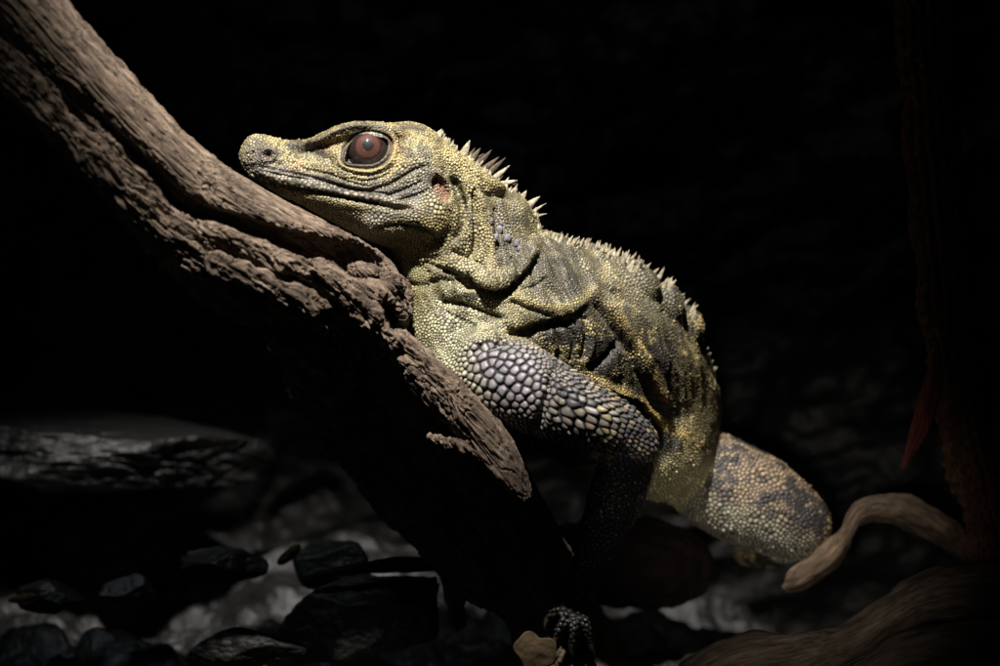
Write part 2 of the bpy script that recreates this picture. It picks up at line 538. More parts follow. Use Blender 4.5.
MOUTH = [(247, 174), (254, 180), (268, 184), (290, 188), (315, 192), (345, 198), (378, 204), (402, 208), (414, 206)]
def sculpt(V, N):
    """returns displacement (N,3) in px"""
    P = V[:, :2]
    h = np.zeros(len(V))
    dz = np.zeros(len(V))
    face = np.clip(np.abs(N[:, 2]) * 1.6, 0, 1)
    near = np.clip(-N[:, 2] * 1.6 + 0.1, 0, 1)
    head = (V[:, 0] < 470) & (V[:, 1] < 262)
    def stroke(poly, w, amp, mask, kind='g', taper=0.12):
        poly = spline(poly, 5 * len(poly))
        lo, hi = poly.min(0) - 3.5 * w, poly.max(0) + 3.5 * w
        m = np.where((P[:, 0] > lo[0]) & (P[:, 0] < hi[0]) & (P[:, 1] > lo[1]) & (P[:, 1] < hi[1]) & (mask > 0))[0]
        if len(m) == 0:
            return
        d, s, t = poly_dist(P[m], poly)
        e = sstep(0, taper, t) * sstep(0, taper, 1 - t)
        if kind == 'g':
            k = np.exp(-(d / w) ** 2)
        else:       # fold: swells on the + side, drops sharply on the other
            k = np.where(s > 0, np.exp(-(d / (w * 2.0)) ** 2), np.exp(-(d / (w * 0.28)) ** 2)) - 0.7 * np.where(s < 0, np.exp(-((d - w * 0.6) / (w * 0.5)) ** 2), 0)
        h[m] += amp * k * e * mask[m]
    hm = face * head
    nm = near * (V[:, 2] < 330)
    # --- head
    e = eye_level(P)
    ez = hm * np.exp(-np.clip(e - 1.9, 0, 9) * 6)
    LB = sstep(-12, 6, (P[:, 1] - EYE[1]) + 0.55 * (P[:, 0] - EYE[0]))     # the thick lid wraps below and behind
    lid = ((3.4 - 1.6 * LB) * np.exp(-((e - 1.10) / 0.08) ** 2) - 1.7 * np.exp(-((e - 1.27) / 0.06) ** 2) + LB * 2.6 * np.exp(-((e - 1.48) / 0.13) ** 2) - LB * 1.0 * np.exp(-((e - 1.75) / 0.07) ** 2))
    h += np.where(head, lid * ez * (1 + 0.5 * fbm(V / 5.0, 2, 77)), 0)
    stroke(MOUTH, 2.0, -6.5, hm, 'g', 0.13)
    stroke([(x, y - 5) for x, y in MOUTH], 3.0, 2.2, hm)
    stroke([(x, y + 6) for x, y in MOUTH], 4.0, 1.6, hm)
    stroke([(x + 2, y - 11) for x, y in MOUTH[1:-1]], 1.4, -2.0, hm)
    stroke([(330, 186), (350, 190), (372, 190), (395, 182), (414, 170), (430, 166)], 2.2, -3.0, hm)      # crease under the eye
    stroke([(290, 147), (306, 151), (322, 156), (336, 163)], 4.5, -3.0, hm)             # hollow before the eye
    stroke([(282, 142), (302, 143), (320, 139), (336, 131), (354, 126), (376, 126)], 2.4, 3.2, hm)
    stroke([(292, 149), (308, 150), (322, 146), (334, 140)], 2.6, -2.6, hm)
    stroke([(254, 166), (284, 171), (318, 179), (350, 189), (386, 196)], 1.5, -2.6, hm)
    stroke([(298, 168), (328, 174), (352, 183), (372, 186)], 1.4, -2.2, hm)
    stroke([(384, 196), (404, 190), (424, 180)], 1.6, -2.4, hm)
    stroke([(392, 202), (414, 196), (432, 188)], 1.6, -2.4, hm)
    stroke([(346, 178), (366, 181), (384, 176), (398, 164)], 1.5, -2.0, hm)
    stroke([(396, 160), (402, 146), (400, 134)], 2.0, -1.6, hm)
    stroke([(330, 212), (356, 222), (376, 236)], 2.5, -2.0, hm)
    d = np.hypot((P[:, 0] - 268.5) / 6.2, (P[:, 1] - 155) / 5.2)
    h += np.where(head, hm * (1.8 * np.exp(-((d - 1.1) / 0.35) ** 2) - 5.0 * np.exp(-(d / 0.62) ** 2)), 0)
    d = np.hypot(((P[:, 0] - 441) * 0.9 + (P[:, 1] - 189) * -0.42) / 7.5, ((P[:, 1] - 189) * 0.9 + (P[:, 0] - 441) * 0.42) / 14)
    h += np.where(head, hm * (-6.0 * sstep(1.15, 0.75, d) + 1.2 * np.exp(-((d - 1.3) / 0.25) ** 2)), 0)   # ear drum
    stroke([(372, 232), (388, 226), (408, 226), (428, 232), (440, 242)], 2.6, -3.5, hm)
    stroke([(388, 212), (400, 208), (414, 209)], 2.2, -3.0, hm)
    stroke([(405, 252), (425, 258), (440, 258)], 4, -3.0, nm)
    stroke([(392, 242), (412, 262), (434, 276)], 3, -2.0, nm)
    # --- neck and breast
    stroke([(451, 174), (458, 190), (463, 208), (461, 226), (453, 244)], 3.2, -8.5, nm)
    stroke([(472, 188), (475, 206), (476, 228), (474, 248), (468, 262)], 3.2, -8.0, nm)
    stroke([(494, 206), (497, 232), (499, 258)], 3.0, -5.0, nm)
    stroke([(446, 262), (458, 268), (470, 274), (484, 284), (502, 284), (518, 273), (531, 258), (536, 242)], 10.0, 4.8, nm, 'f', 0.2)
    stroke([(462, 276), (474, 284), (488, 293), (504, 293), (520, 281)], 4.0, -5.5, nm)
    stroke([(450, 250), (462, 256), (474, 262), (486, 268)], 2.6, -3.5, nm)
    stroke([(484, 206), (486, 228), (487, 252), (484, 270)], 2.0, -3.0, nm)
    stroke([(510, 256), (516, 266), (514, 280)], 2.2, -3.0, nm)
    stroke([(520, 290), (536, 286), (548, 276)], 2.2, -2.2, nm)
    stroke([(444, 312), (462, 320), (480, 330)], 2.2, -2.2, nm)
    stroke([(474, 186), (488, 194), (504, 196), (516, 200)], 3.0, -6.0, nm)
    stroke([(449, 156), (466, 167), (486, 180), (506, 190)], 5.0, 3.5, nm)
    stroke([(436, 300), (454, 303), (470, 306), (486, 313), (506, 320)], 2.8, -6.0, nm)
    stroke([(428, 282), (446, 280), (456, 286)], 3.0, -4.0, nm)
    stroke([(508, 300), (530, 309), (552, 315)], 2.6, -4.0, nm)
    stroke([(420, 262), (440, 268), (452, 274)], 2.6, -4.0, nm)
    stroke([(455, 276), (466, 284), (472, 292)], 3.0, -6.0, nm)
    stroke([(404, 282), (424, 286), (440, 280)], 3.5, -2.5, nm)
    # lip of shoulder skin that hangs over the upper arm
    stroke([(462, 356), (476, 346), (494, 337), (520, 326), (550, 317), (576, 308), (590, 298)], 8.0, 4.2, nm, 'f', 0.15)
    stroke([(484, 346), (496, 341), (512, 335), (545, 326), (578, 318)], 5.0, -9.0, nm, 'g')
    # --- trunk
    stroke([(594, 298), (610, 322), (627, 346), (638, 370), (648, 392), (660, 414)], 4.0, -9.0, nm)
    stroke([(585, 318), (592, 340), (586, 366)], 2.6, 3.0, nm)
    stroke([(660, 306), (676, 330), (686, 356)], 3.0, -4.0, nm)
    stroke([(622, 300), (648, 322), (668, 352), (684, 386)], 3.4, 3.0, nm)
    stroke([(604, 296), (622, 322), (640, 348), (652, 376), (666, 404)], 5.0, 4.0, nm)
    stroke([(622, 338), (606, 356), (586, 370)], 3.6, -8.0, nm)
    stroke([(584, 314), (586, 334), (580, 362)], 3.0, -4.0, nm)
    stroke([(568, 326), (574, 342), (568, 362)], 2.2, -3.0, nm)
    stroke([(554, 330), (560, 344), (556, 360)], 2.0, -2.5, nm)
    stroke([(584, 374), (610, 388), (636, 398), (652, 412), (664, 428)], 4.0, 4.0, nm)
    stroke([(597, 284), (630, 304), (660, 338), (684, 376), (694, 410)], 4.0, -3.0, nm)
    stroke([(630, 330), (656, 362), (676, 402), (682, 440)], 3.0, -2.0, nm)
    stroke([(560, 300), (540, 276), (536, 252)], 3.0, -2.5, nm)
    # --- arm creases
    stroke([(552, 366), (548, 390), (541, 414), (530, 440)], 4.5, -8.0, nm)
    stroke([(566, 374), (562, 396), (556, 414)], 3.0, -2.5, nm)
    stroke([(560, 350), (556, 366), (548, 384)], 3.0, -3.0, nm)
    stroke([(592, 462), (612, 456), (630, 452)], 3.0, -2.0, nm)
    # big soft wrinkles everywhere
    h += 1.6 * fbm(V / 26.0, 3, 5) * np.where(head, 0.5, 1.0)
    h += np.where(head & (V[:, 0] < 300), 1.8 * fbm(V / 7.0, 2, 15), 0)
    # fine loose-skin wrinkles running round the trunk and neck
    wr = np.stack([V[:, 0] * 0.80 - V[:, 1] * 0.25 + V[:, 2] * 0.35, V[:, 1] * 0.16, V[:, 2] * 0.16], 1)
    soft = (1 - is_arm(V)) * ~head * sstep(170, 110, V[:, 2]) * sstep(470, 440, V[:, 1])
    h += soft * 2.5 * (1 - np.abs(fbm(wr / 13.0, 2, 61)) * 3).clip(-0.5, 1)
    D = N * h[:, None]
    # eye socket goes straight in behind the eyeball
    sock = np.where(head & (np.abs(N[:, 2]) > 0.25), sstep(1.06, 0.92, e), 0)
    D[:, 2] += sock * 13 * np.where(N[:, 2] < 0, 1, -1)
    return D

# where scales are small or large (px between neighbouring scale centres)
def blob(P, cx, cy, rx, ry, rot=0):
    a = math.radians(rot)
    x, y = P[:, 0] - cx, P[:, 1] - cy
    u, v = (x * math.cos(a) + y * math.sin(a)) / rx, (-x * math.sin(a) + y * math.cos(a)) / ry
    return np.exp(-(u * u + v * v) ** 1.5)
def line(P, poly, w):
    d, _, t = poly_dist(P, spline(poly, 4 * len(poly)))
    return np.exp(-(d / w) ** 2)
def is_arm(V):
    fore = sstep(456, 466, V[:, 1]) * sstep(652, 646, V[:, 0] + 0.25 * (V[:, 1] - 460)) * (V[:, 0] > 530) * (V[:, 2] < 78)
    return np.maximum(sstep(-18, -30, V[:, 2]) * sstep(440, 488, V[:, 0]) * sstep(322, 345, V[:, 1] + 0.0 * V[:, 0]) * sstep(0, 14, V[:, 1] - 334 + 0 * V[:, 0] - np.clip(V[:, 0] - 520, 0, 300) * 0.38), fore)
def is_leg(V):
    ax = spline(THIGH, 30)
    d = np.full(len(V), 1e9)
    for c in ax:
        d = np.minimum(d, ((V - c) ** 2).sum(1))
    qb = np.sqrt(((V[:, 0] - 662) / 52) ** 2 + ((V[:, 1] - 444) / 57) ** 2 + ((V[:, 2] - 188) / 80) ** 2)
    return sstep(70, 58, np.sqrt(d)) * sstep(1.06, 1.14, qb) * sstep(690, 700, V[:, 0] + 0.3 * (V[:, 1] - 470)) * (V[:, 1] > 428)
def scale_size(V):
    P = V[:, :2]
    r = np.full(len(V), 3.7)
    r = r + (4.0 - r) * blob(P, 440, 325, 60, 70)
    r = r + (4.5 - r) * blob(P, 455, 235, 30, 40)
    r = r + (4.8 - r) * blob(P, 405, 222, 44, 26)
    r = r + (3.3 - r) * blob(P, 330, 160, 70, 30)
    r = r + (3.9 - r) * blob(P, 254, 146, 20, 18)
    r = r + (3.1 - r) * blob(P, 405, 140, 34, 26)
    r = r + (9.0 - r) * line(P, [(x, y - 4.5) for x, y in MOUTH[:-2]], 4.5)
    r = r + (3.4 - r) * line(P, [(x, y + 6) for x, y in MOUTH[:-2]], 5)
    r = r + (3.2 - r) * blob(P, 550, 275, 44, 34)
    r = r + (3.7 - r) * blob(P, 640, 370, 80, 80)
    r = r + (5.4 - r) * blob(P, 670, 480, 44, 36)
    r = r + (4.4 - r) * blob(P, 645, 290, 60, 30, 35)
    far = sstep(30, 90, V[:, 2] - np.interp(P[:, 0], [240, 452, 500, 540, 600, 650, 690, 700], [-20, 0, 18, 36, 80, 130, 200, 330]))
    r = r + (8.0 - r) * far
    arm = is_arm(V)
    ra = np.full(len(V), 7.4)
    ra = ra + (14.5 - ra) * blob(P, 500, 372, 44, 30, 25)
    ra = ra + (12.0 - ra) * blob(P, 575, 408, 34, 20, 25)
    ra = ra + (6.0 - ra) * blob(P, 552, 352, 18, 20)
    ra = ra + (7.0 - ra) * blob(P, 520, 440, 60, 14, 20)
    r = r + (ra - r) * arm
    leg = is_leg(V)
    r = r + (5.9 - r) * leg
    r = r * np.exp(0.30 * fbm(V / 14, 2, 201))
    return np.where(r < 6, r * 0.80, r * 0.88)
ARM_T = np.array([0.80, 0.53, 0.10]); ARM_T /= np.linalg.norm(ARM_T)
def arm2(V):
    sA = (V - np.array([540.0, 398.0, -60.0])) @ ARM_T
    m = (V[:, 2] < 0) * sstep(330, 345, V[:, 1]) * (V[:, 0] > 500) * (V[:, 1] < 520) * sstep(0, 1, V[:, 1] - 318 - np.clip(V[:, 0] - 520, 0, 300) * 0.40)
    return sA, m
def warp(V):
    """compress space along the arm, so that the scales come out longer than wide"""
    sA, m = arm2(V)
    return V - (0.42 * np.clip(sA, 0, 130) * m)[:, None] * ARM_T
V1 = coords(me1)
me1n = normals(me1)
V1 = V1 + sculpt(V1, me1n)
me1.vertices.foreach_set('co', V1.astype(np.float32).ravel()); me1.update()
rho = scale_size(V1)
# far side of the animal: coarser, it is never seen
wt = 1.0 / rho ** 2
ar = np.zeros(len(V1))
pa = np.empty(len(me1.polygons), np.float32); me1.polygons.foreach_get('area', pa)
pv = np.empty(len(me1.loops), np.int32); me1.loops.foreach_get('vertex_index', pv)
np.add.at(ar, pv, np.repeat(pa / 4, 4))
dens = ar * wt / 0.866
n_seed = int(dens.sum())
Q1 = warp(V1)
seeds = Q1[RNG.choice(len(V1), n_seed, replace=False, p=dens / dens.sum())] + RNG.normal(0, 0.3, (n_seed, 3))
wl = ar * wt ** 2
for it in range(9):
    kd = kdtree.KDTree(len(seeds))
    for i, c in enumerate(seeds.tolist()):
        kd.insert(c, i)
    kd.balance()
    fnd = kd.find
    own = np.fromiter((fnd(c)[1] for c in Q1.tolist()), np.int32, len(V1))
    tot = np.bincount(own, wl, n_seed)
    ok = tot > 0
    for k in range(3):
        cc = np.bincount(own, wl * Q1[:, k], n_seed)
        seeds[ok, k] = cc[ok] / tot[ok]
print('seeds', n_seed, round(time.time() - T0, 1))
kd = kdtree.KDTree(len(seeds))
for i, c in enumerate(seeds.tolist()):
    kd.insert(c, i)
kd.balance()
own = np.fromiter((kd.find(c)[1] for c in Q1.tolist()), np.int32, len(V1))
tot = np.bincount(own, minlength=n_seed)
SEEDS = seeds.copy()
for k in range(3):
    cc = np.bincount(own, V1[:, k], n_seed)
    SEEDS[tot > 0, k] = cc[tot > 0] / tot[tot > 0]

V2 = coords(me2)
N2 = normals(me2)
V2 = V2 + sculpt(V2, N2)
me2.vertices.foreach_set('co', V2.astype(np.float32).ravel()); me2.update()
N2 = normals(me2)
n2 = len(V2)
fn = kd.find_n
res = np.array([[q for r in fn(c, 2) for q in (r[1], r[2])] for c in warp(V2).tolist()])
i1, d1, d2 = res[:, 0].astype(int), res[:, 1], res[:, 3]
print('voronoi', round(time.time() - T0, 1))
srad = np.array([np.mean([r[2] for r in kd.find_n(c, 6)][1:]) for c in seeds.tolist()])
R = srad[i1]
edge = np.clip((d2 - d1) / R, 0, 1)              # 0 on the seam, ~1 at the centre
srand = RNG.random(n_seed)
Ps = SEEDS[:, :2]

# --- pigment, decided scale by scale
def pigment(V):
    P = V[:, :2]
    n = len(V)
    C = np.tile(lin(154, 143, 104), (n, 1))
    seam = np.tile(lin(44, 38, 26), (n, 1))
    def to(c, m, what=None):
        nonlocal C, seam
        m = np.clip(m, 0, 1)[:, None]
        if what == 'seam':
            seam = seam + (np.asarray(c) - seam) * m
        else:
            C = C + (np.asarray(c) - C) * m
    b1, b2, b3 = fbm(V / 30, 3, 31), fbm(V / 11, 3, 57), fbm(V / 55, 2, 77)
    yel, tan, cream = lin(174, 158, 106), lin(160, 138, 100), lin(188, 184, 150)
    blk, gry, lil, olive = lin(44, 42, 38), lin(112, 108, 104), lin(126, 121, 127), lin(122, 114, 76)
    # breast and throat: pale yellow green
    to(cream, blob(P, 450, 330, 52, 62) * 0.9)
    to(olive, blob(P, 415, 300, 26, 60) * 0.55)
    to(olive, blob(P, 330, 202, 60, 14, 10) * 0.8)
    # trunk: black with yellow reticulation
    tr = sstep(0, 30, (P[:, 0] - 520) * 0.75 + (P[:, 1] - 300) * 0.15) * (P[:, 1] > 235)
    to(lin(158, 142, 98), tr)
    to(lin(54, 50, 42), tr * sstep(-0.02, 0.12, b1 * 0.6 + b2 * 0.5 + 0.12))
    to(blk, tr * (RNG.random(n) < 0.25) * 0.85)
    band = np.sin((P[:, 0] * 0.80 - P[:, 1] * 0.42 + 14 * b1) / 7.5)
    to(blk, tr * sstep(0.15, 0.6, band) * 0.75 * sstep(560, 600, P[:, 0]))
    to(lin(22, 20, 14), tr * 0.9, 'seam')
    to(lin(92, 88, 76), blob(P, 550, 272, 48, 30, 20) * 0.9)          # grey shoulder panel
    to(blk, blob(P, 550, 275, 46, 26, 20) * sstep(-0.05, 0.2, b2) * 0.8)
    to(yel, line(P, [(470, 288), (500, 290), (530, 301), (556, 307), (580, 301), (594, 288)], 4) * 0.8)
    to(lin(190, 160, 96), line(P, [(604, 296), (622, 322), (640, 348), (654, 378), (668, 404)], 5) * 0.7 * sstep(-0.3, 0.2, b2))
    to(lin(200, 170, 100), line(P, [(584, 376), (610, 390), (636, 399), (652, 414), (668, 428), (690, 436)], 5) * 0.8 * sstep(-0.35, 0.1, b2))
    to(lin(150, 142, 112), blob(P, 625, 285, 60, 26, 35) * 0.6)
    to(lin(120, 108, 74), blob(P, 700, 400, 22, 60, -10) * 0.6)
    # belly
    bel = sstep(446, 474, P[:, 1]) * sstep(605, 622, P[:, 0]) * (V[:, 2] > 60) * sstep(722, 712, P[:, 0])
    to(lin(196, 184, 140), bel)
    to(lin(92, 80, 50), bel * 0.9, 'seam')
    to(lin(196, 180, 128), 0.8 * (V[:, 2] > 40) * blob(P, 600, 462, 16, 12))
    # head
    to(yel, blob(P, 345, 160, 110, 42) * 0.8)
    to(blk, line(P, [(292, 146), (306, 149), (322, 155), (338, 164)], 6) * 0.9 * sstep(-0.6, -0.1, b2))
    to(blk, line(P, [(300, 140), (314, 146), (322, 150)], 4) * 0.7 * sstep(-0.2, 0.1, b2))
    to(blk, line(P, [(314, 148), (326, 139), (342, 130), (362, 125), (384, 128)], 3.5) * 0.85)
    to(lin(176, 132, 88), blob(P, 330, 144, 9, 8) * 0.6)
    to(lin(208, 170, 110), blob(P, 398, 145, 10, 18) * 0.7)
    to(lin(206, 160, 100), blob(P, 297, 165, 9, 6) * 0.7)
    to(blk, line(P, [(396, 131), (408, 127), (424, 130)], 3) * 0.8)
    to(blk, line(P, [(378, 187), (396, 180), (414, 168), (428, 163)], 3.0) * 0.8)
    to(gry, line(P, [(254, 168), (290, 174), (330, 184), (372, 192), (414, 196)], 9) * 0.9)
    to(blk, line(P, [(300, 174), (335, 184), (372, 193), (400, 197)], 3.5) * 0.6 * sstep(-0.2, 0.2, b2))
    to(gry, blob(P, 420, 182, 24, 18, -20) * 0.8)
    to(blk, blob(P, 420, 188, 24, 14, -20) * 0.6 * sstep(-0.1, 0.2, b2))
    to(lin(104, 98, 92), blob(P, 256, 152, 14, 16) * 0.8)
    to(lin(128, 120, 106), line(P, [(x, y - 5) for x, y in MOUTH], 4) * 0.8)
    to(lin(116, 108, 84), line(P, [(x, y - 3) for x, y in MOUTH[2:8]], 3) * 0.7 * sstep(-0.1, 0.2, b2))
    to(blk, line(P, MOUTH, 1.6) * 0.8)
    to(lin(120, 114, 112), blob(P, 392, 218, 32, 14, -6) * 0.85)
    to(lin(160, 142, 90), blob(P, 436, 228, 22, 26) * 0.7)
    to(blk, 0.6 * blob(P, 365, 150, 150, 60) * sstep(0.10, 0.30, b2))
    to(lin(60, 56, 52), 0.8 * blob(P, 365, 160, 170, 80) * (RNG.random(n) < 0.24))
    to(lin(70, 64, 50), 0.7 * blob(P, 470, 270, 110, 110) * (RNG.random(n) < 0.2))
    to(lin(66, 62, 44), 0.75 * blob(P, 470, 260, 90, 110) * sstep(0.05, 0.28, b2 * 0.8 + b1 * 0.4))
    to(lin(120, 112, 66), 0.6 * blob(P, 410, 270, 40, 70) * sstep(-0.1, 0.2, b1))
    # eyelids
    e = eye_level(P)
    to(lin(34, 29, 26), np.exp(-((e - 1.27) / 0.08) ** 2) * (P[:, 0] < 410) * (P[:, 1] < 185))
    to(lin(34, 30, 28), np.exp(-((e - 1.36) / 0.10) ** 2) * sstep(6, -8, (P[:, 1] - EYE[1]) + 0.45 * (P[:, 0] - EYE[0])) * (P[:, 0] < 410) * (P[:, 1] < 185) * (P[:, 1] > 120))
    to(lin(140, 122, 80), 0.7 * np.exp(-((e - 1.48) / 0.11) ** 2) * (P[:, 1] > 140) * (P[:, 0] < 410))
    to(lin(52, 45, 40), np.exp(-((e - 1.08) / 0.15) ** 2) * (P[:, 0] < 410))
    to(lin(40, 34, 30), sstep(1.04, 0.96, e) * (P[:, 0] < 410))
    d = np.hypot(((P[:, 0] - 441) * 0.9 + (P[:, 1] - 189) * -0.42) / 7.5, ((P[:, 1] - 189) * 0.9 + (P[:, 0] - 441) * 0.42) / 14)
    to(lin(138, 100, 78), sstep(1.1, 0.8, d))
    d = np.hypot((P[:, 0] - 268.5) / 6.2, (P[:, 1] - 155) / 5.2)
    to(lin(96, 88, 92), np.exp(-((d - 1.2) / 0.4) ** 2))
    to(lin(70, 40, 40), sstep(0.8, 0.4, d))
    # neck
    to(yel, line(P, [(447, 152), (470, 170), (488, 183), (503, 190)], 6) * 0.8)
    to(lin(96, 90, 64), blob(P, 505, 212, 26, 18, 35) * 0.8)
    to(lin(88, 84, 76), blob(P, 505, 245, 16, 22) * 0.7)
    to(blk, 0.55 * blob(P, 510, 225, 40, 40) * sstep(0.0, 0.25, b2))
    to(yel, line(P, [(466, 180), (480, 208), (489, 240), (491, 266)], 5) * 0.5)
    # arm
    arm = is_arm(V)
    to(lin(122, 115, 106), arm)
    to(lil, arm * blob(P, 505, 372, 44, 34, 25))
    to(lin(136, 128, 120), arm * blob(P, 575, 408, 36, 24, 25))
    to(lin(140, 132, 104), arm * blob(P, 466, 404, 22, 40) * 0.7)
    to(lin(74, 71, 74), arm * sstep(0.05, 0.3, b1 + 0.5 * b2 + 0.1) * sstep(545, 590, P[:, 0]) * 0.85)
    to(lin(172, 152, 110), arm * (RNG.random(n) < 0.22) * sstep(560, 600, P[:, 0]) * 0.75 * sstep(470, 455, P[:, 1]))
    to(lin(66, 65, 72), arm * (RNG.random(n) < 0.30) * sstep(530, 560, P[:, 0]) * 0.8)
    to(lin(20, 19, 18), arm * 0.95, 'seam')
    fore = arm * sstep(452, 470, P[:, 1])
    to(lin(24, 23, 22), fore * 0.95)  # dark forearm and foot scales, darkened further to stand in for shade
    # hind leg
    leg = is_leg(V)
    to(lin(132, 112, 86), leg)
    low = leg * sstep(0, 34, P[:, 1] - 486 - (P[:, 0] - 730) * 0.42)
    to(lin(150, 146, 126), low)
    to(lin(40, 37, 40), leg * (1 - low * 0.8) * sstep(-0.06, 0.08, b1 * 0.4 + b2 * 0.8))
    to(lin(60, 52, 46), leg * (RNG.random(n) < 0.12) * 0.7)
    to(lin(52, 46, 40), leg * 0.9, 'seam')
    return C, seam
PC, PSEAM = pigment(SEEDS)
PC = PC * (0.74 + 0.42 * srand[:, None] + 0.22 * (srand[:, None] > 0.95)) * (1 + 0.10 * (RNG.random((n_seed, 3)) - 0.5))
# height of each scale
arm_s = is_arm(V2)
amp = 0.36 * R * np.where(R > 8, 0.8, 1.0)
e = eye_level(V2[:, :2])
inhead = (V2[:, 0] < 420) & (V2[:, 1] < 190)
lidm = np.where(inhead, sstep(1.62, 1.30, e), 0)
amp = amp * (1 - 0.55 * lidm)
amp = amp * (1 - 0.55 * np.where(inhead | (V2[:, 0] < 420), line(V2[:, :2], [(x, y - 4.5) for x, y in MOUTH], 6), 0))
bead = np.clip(1.15 - (d1 / (0.55 * R)) ** 2, 0, 1)
prof = np.minimum(np.sqrt(np.clip(1 - (1 - np.clip(edge * 1.25, 0, 1)) ** 2.2, 0, 1)), bead ** 0.6)
rel = (V2 - SEEDS[i1])
kt = kdtree.KDTree(len(FLD.tang))
for i, (c, t) in enumerate(FLD.tang):
    kt.insert(c, i)
kt.balance()
ts = np.array([FLD.tang[kt.find(c)[1]][1] for c in SEEDS.tolist()])
along = np.einsum('ij,ij->i', rel, ts[i1]) / R
amp = amp * np.where(srand[i1] > 0.95, 1.7, 0.75 + 0.5 * RNG.random(n_seed)[i1])
sA, mA = arm2(V2)
keel = mA * sstep(0, 30, sA)
hs = amp * (prof - 0.55) + amp * (0.55 + 0.6 * keel) * along * prof + amp * 0.35 * (srand[i1] - 0.5) * prof
V3 = V2 + N2 * hs[:, None]
m = (sstep(0.05, 0.46, edge) * sstep(0.0, 0.34, bead))[:, None]
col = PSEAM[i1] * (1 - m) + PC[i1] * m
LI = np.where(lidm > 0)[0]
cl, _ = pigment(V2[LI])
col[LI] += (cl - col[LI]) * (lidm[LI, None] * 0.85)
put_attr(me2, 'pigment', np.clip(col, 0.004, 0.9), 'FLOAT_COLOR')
put_attr(me2, 'gloss', np.clip(m[:, 0] * (0.6 + 0.4 * srand[i1]) + 0.3 * lidm, 0, 1), 'FLOAT')
flip_to_out(me2)
set_px(me2, V3)
bpy.data.meshes.remove(me0); bpy.data.meshes.remove(me1)

lizard = empty('lizard', 560, 470, 60)
tag(lizard, 'yellow and black scaly lizard with spiny crest resting on the thick branch', 'lizard')
MAT_SKIN = skin_material()
body = link('body', me2, MAT_SKIN, lizard)
print('body', round(time.time() - T0, 1))

# surface lookup for crest spines
kv = kdtree.KDTree(n2 // 4 + 1)
for i in range(0, n2, 4):
    kv.insert(V3[i], i)
kv.balance()

# --- eyes
def eye_material():
    M = NT('eye_surface')
    tc = M.n('ShaderNodeTexCoord').outputs['Object']
    sep = M.n('ShaderNodeSeparateXYZ'); M.l(tc, sep.inputs[0])
    # angle from the gaze axis: local -Z is the gaze
    ln = M.n('ShaderNodeVectorMath', operation='NORMALIZE'); M.l(tc, ln.inputs[0])
    dt = M.n('ShaderNodeVectorMath', operation='DOT_PRODUCT'); M.l(ln.outputs[0], dt.inputs[0]); dt.inputs[1].default_value = (0, 0, 1)
    ac = M.n('ShaderNodeMath', operation='ARCCOSINE'); M.l(dt.outputs['Value'], ac.inputs[0])
    nz = M.noise(1500, 5, tc)
    ad = M.n('ShaderNodeMath', operation='MULTIPLY_ADD'); M.l(nz, ad.inputs[0]); ad.inputs[1].default_value = 0.22; M.l(ac.outputs[0], ad.inputs[2])
    r = M.n('ShaderNodeValToRGB')
    stops = [(0.0, (0.010, 0.008, 0.010)), (0.34, (0.008, 0.007, 0.008)), (0.42, (0.05, 0.024, 0.017)), (0.50, (0.052, 0.021, 0.015)), (0.62, (0.066, 0.026, 0.019)), (0.72, (0.026, 0.010, 0.008)), (0.84, (0.012, 0.009, 0.009)), (1.0, (0.02, 0.014, 0.012))]
    while len(r.color_ramp.elements) < len(stops):
        r.color_ramp.elements.new(0.5)
    for el, (p, c) in zip(r.color_ramp.elements, stops):
        el.position, el.color = p, (*c, 1)
    M.l(ad.outputs[0], r.inputs[0])
    M.l(r.outputs[0], M.b.inputs['Base Color'])
    M.b.inputs['Roughness'].default_value = 0.5
    M.b.inputs['Specular IOR Level'].default_value = 0.1
    M.b.inputs['Coat Weight'].default_value = 1.0
    M.b.inputs['Coat Roughness'].default_value = 0.015
    return M.m
MAT_EYE = eye_material()
import bmesh
for sg in (-1, 1):
    bm = bmesh.new()
    bmesh.ops.create_uvsphere(bm, u_segments=64, v_segments=40, radius=21.5 * S)
    me = bpy.data.meshes.new('eye'); bm.to_mesh(me); bm.free()
    me.polygons.foreach_set('use_smooth', np.ones(len(me.polygons), bool))
    o = link('eye', me, MAT_EYE, lizard)
    zc = -(452 - EYE[0]) * 0.10
    zn = [v for v in V2[(np.abs(e - 1.1) < 0.06) & (V2[:, 1] < 190) & (V2[:, 0] < 420) & ((V2[:, 2] - zc) * sg > 0)][:, 2]]
    zl = float(np.median(zn)) if len(zn) else zc + sg * 44
    print('eye rim z', zl)
    o.matrix_world = __import__('mathutils').Matrix.LocRotScale(W1(EYE[0], EYE[1] + 0.5, zl - sg * 17.5), Vector((0.05, sg * 1.0, 0.15)).to_track_quat('Z', 'Y'), None)

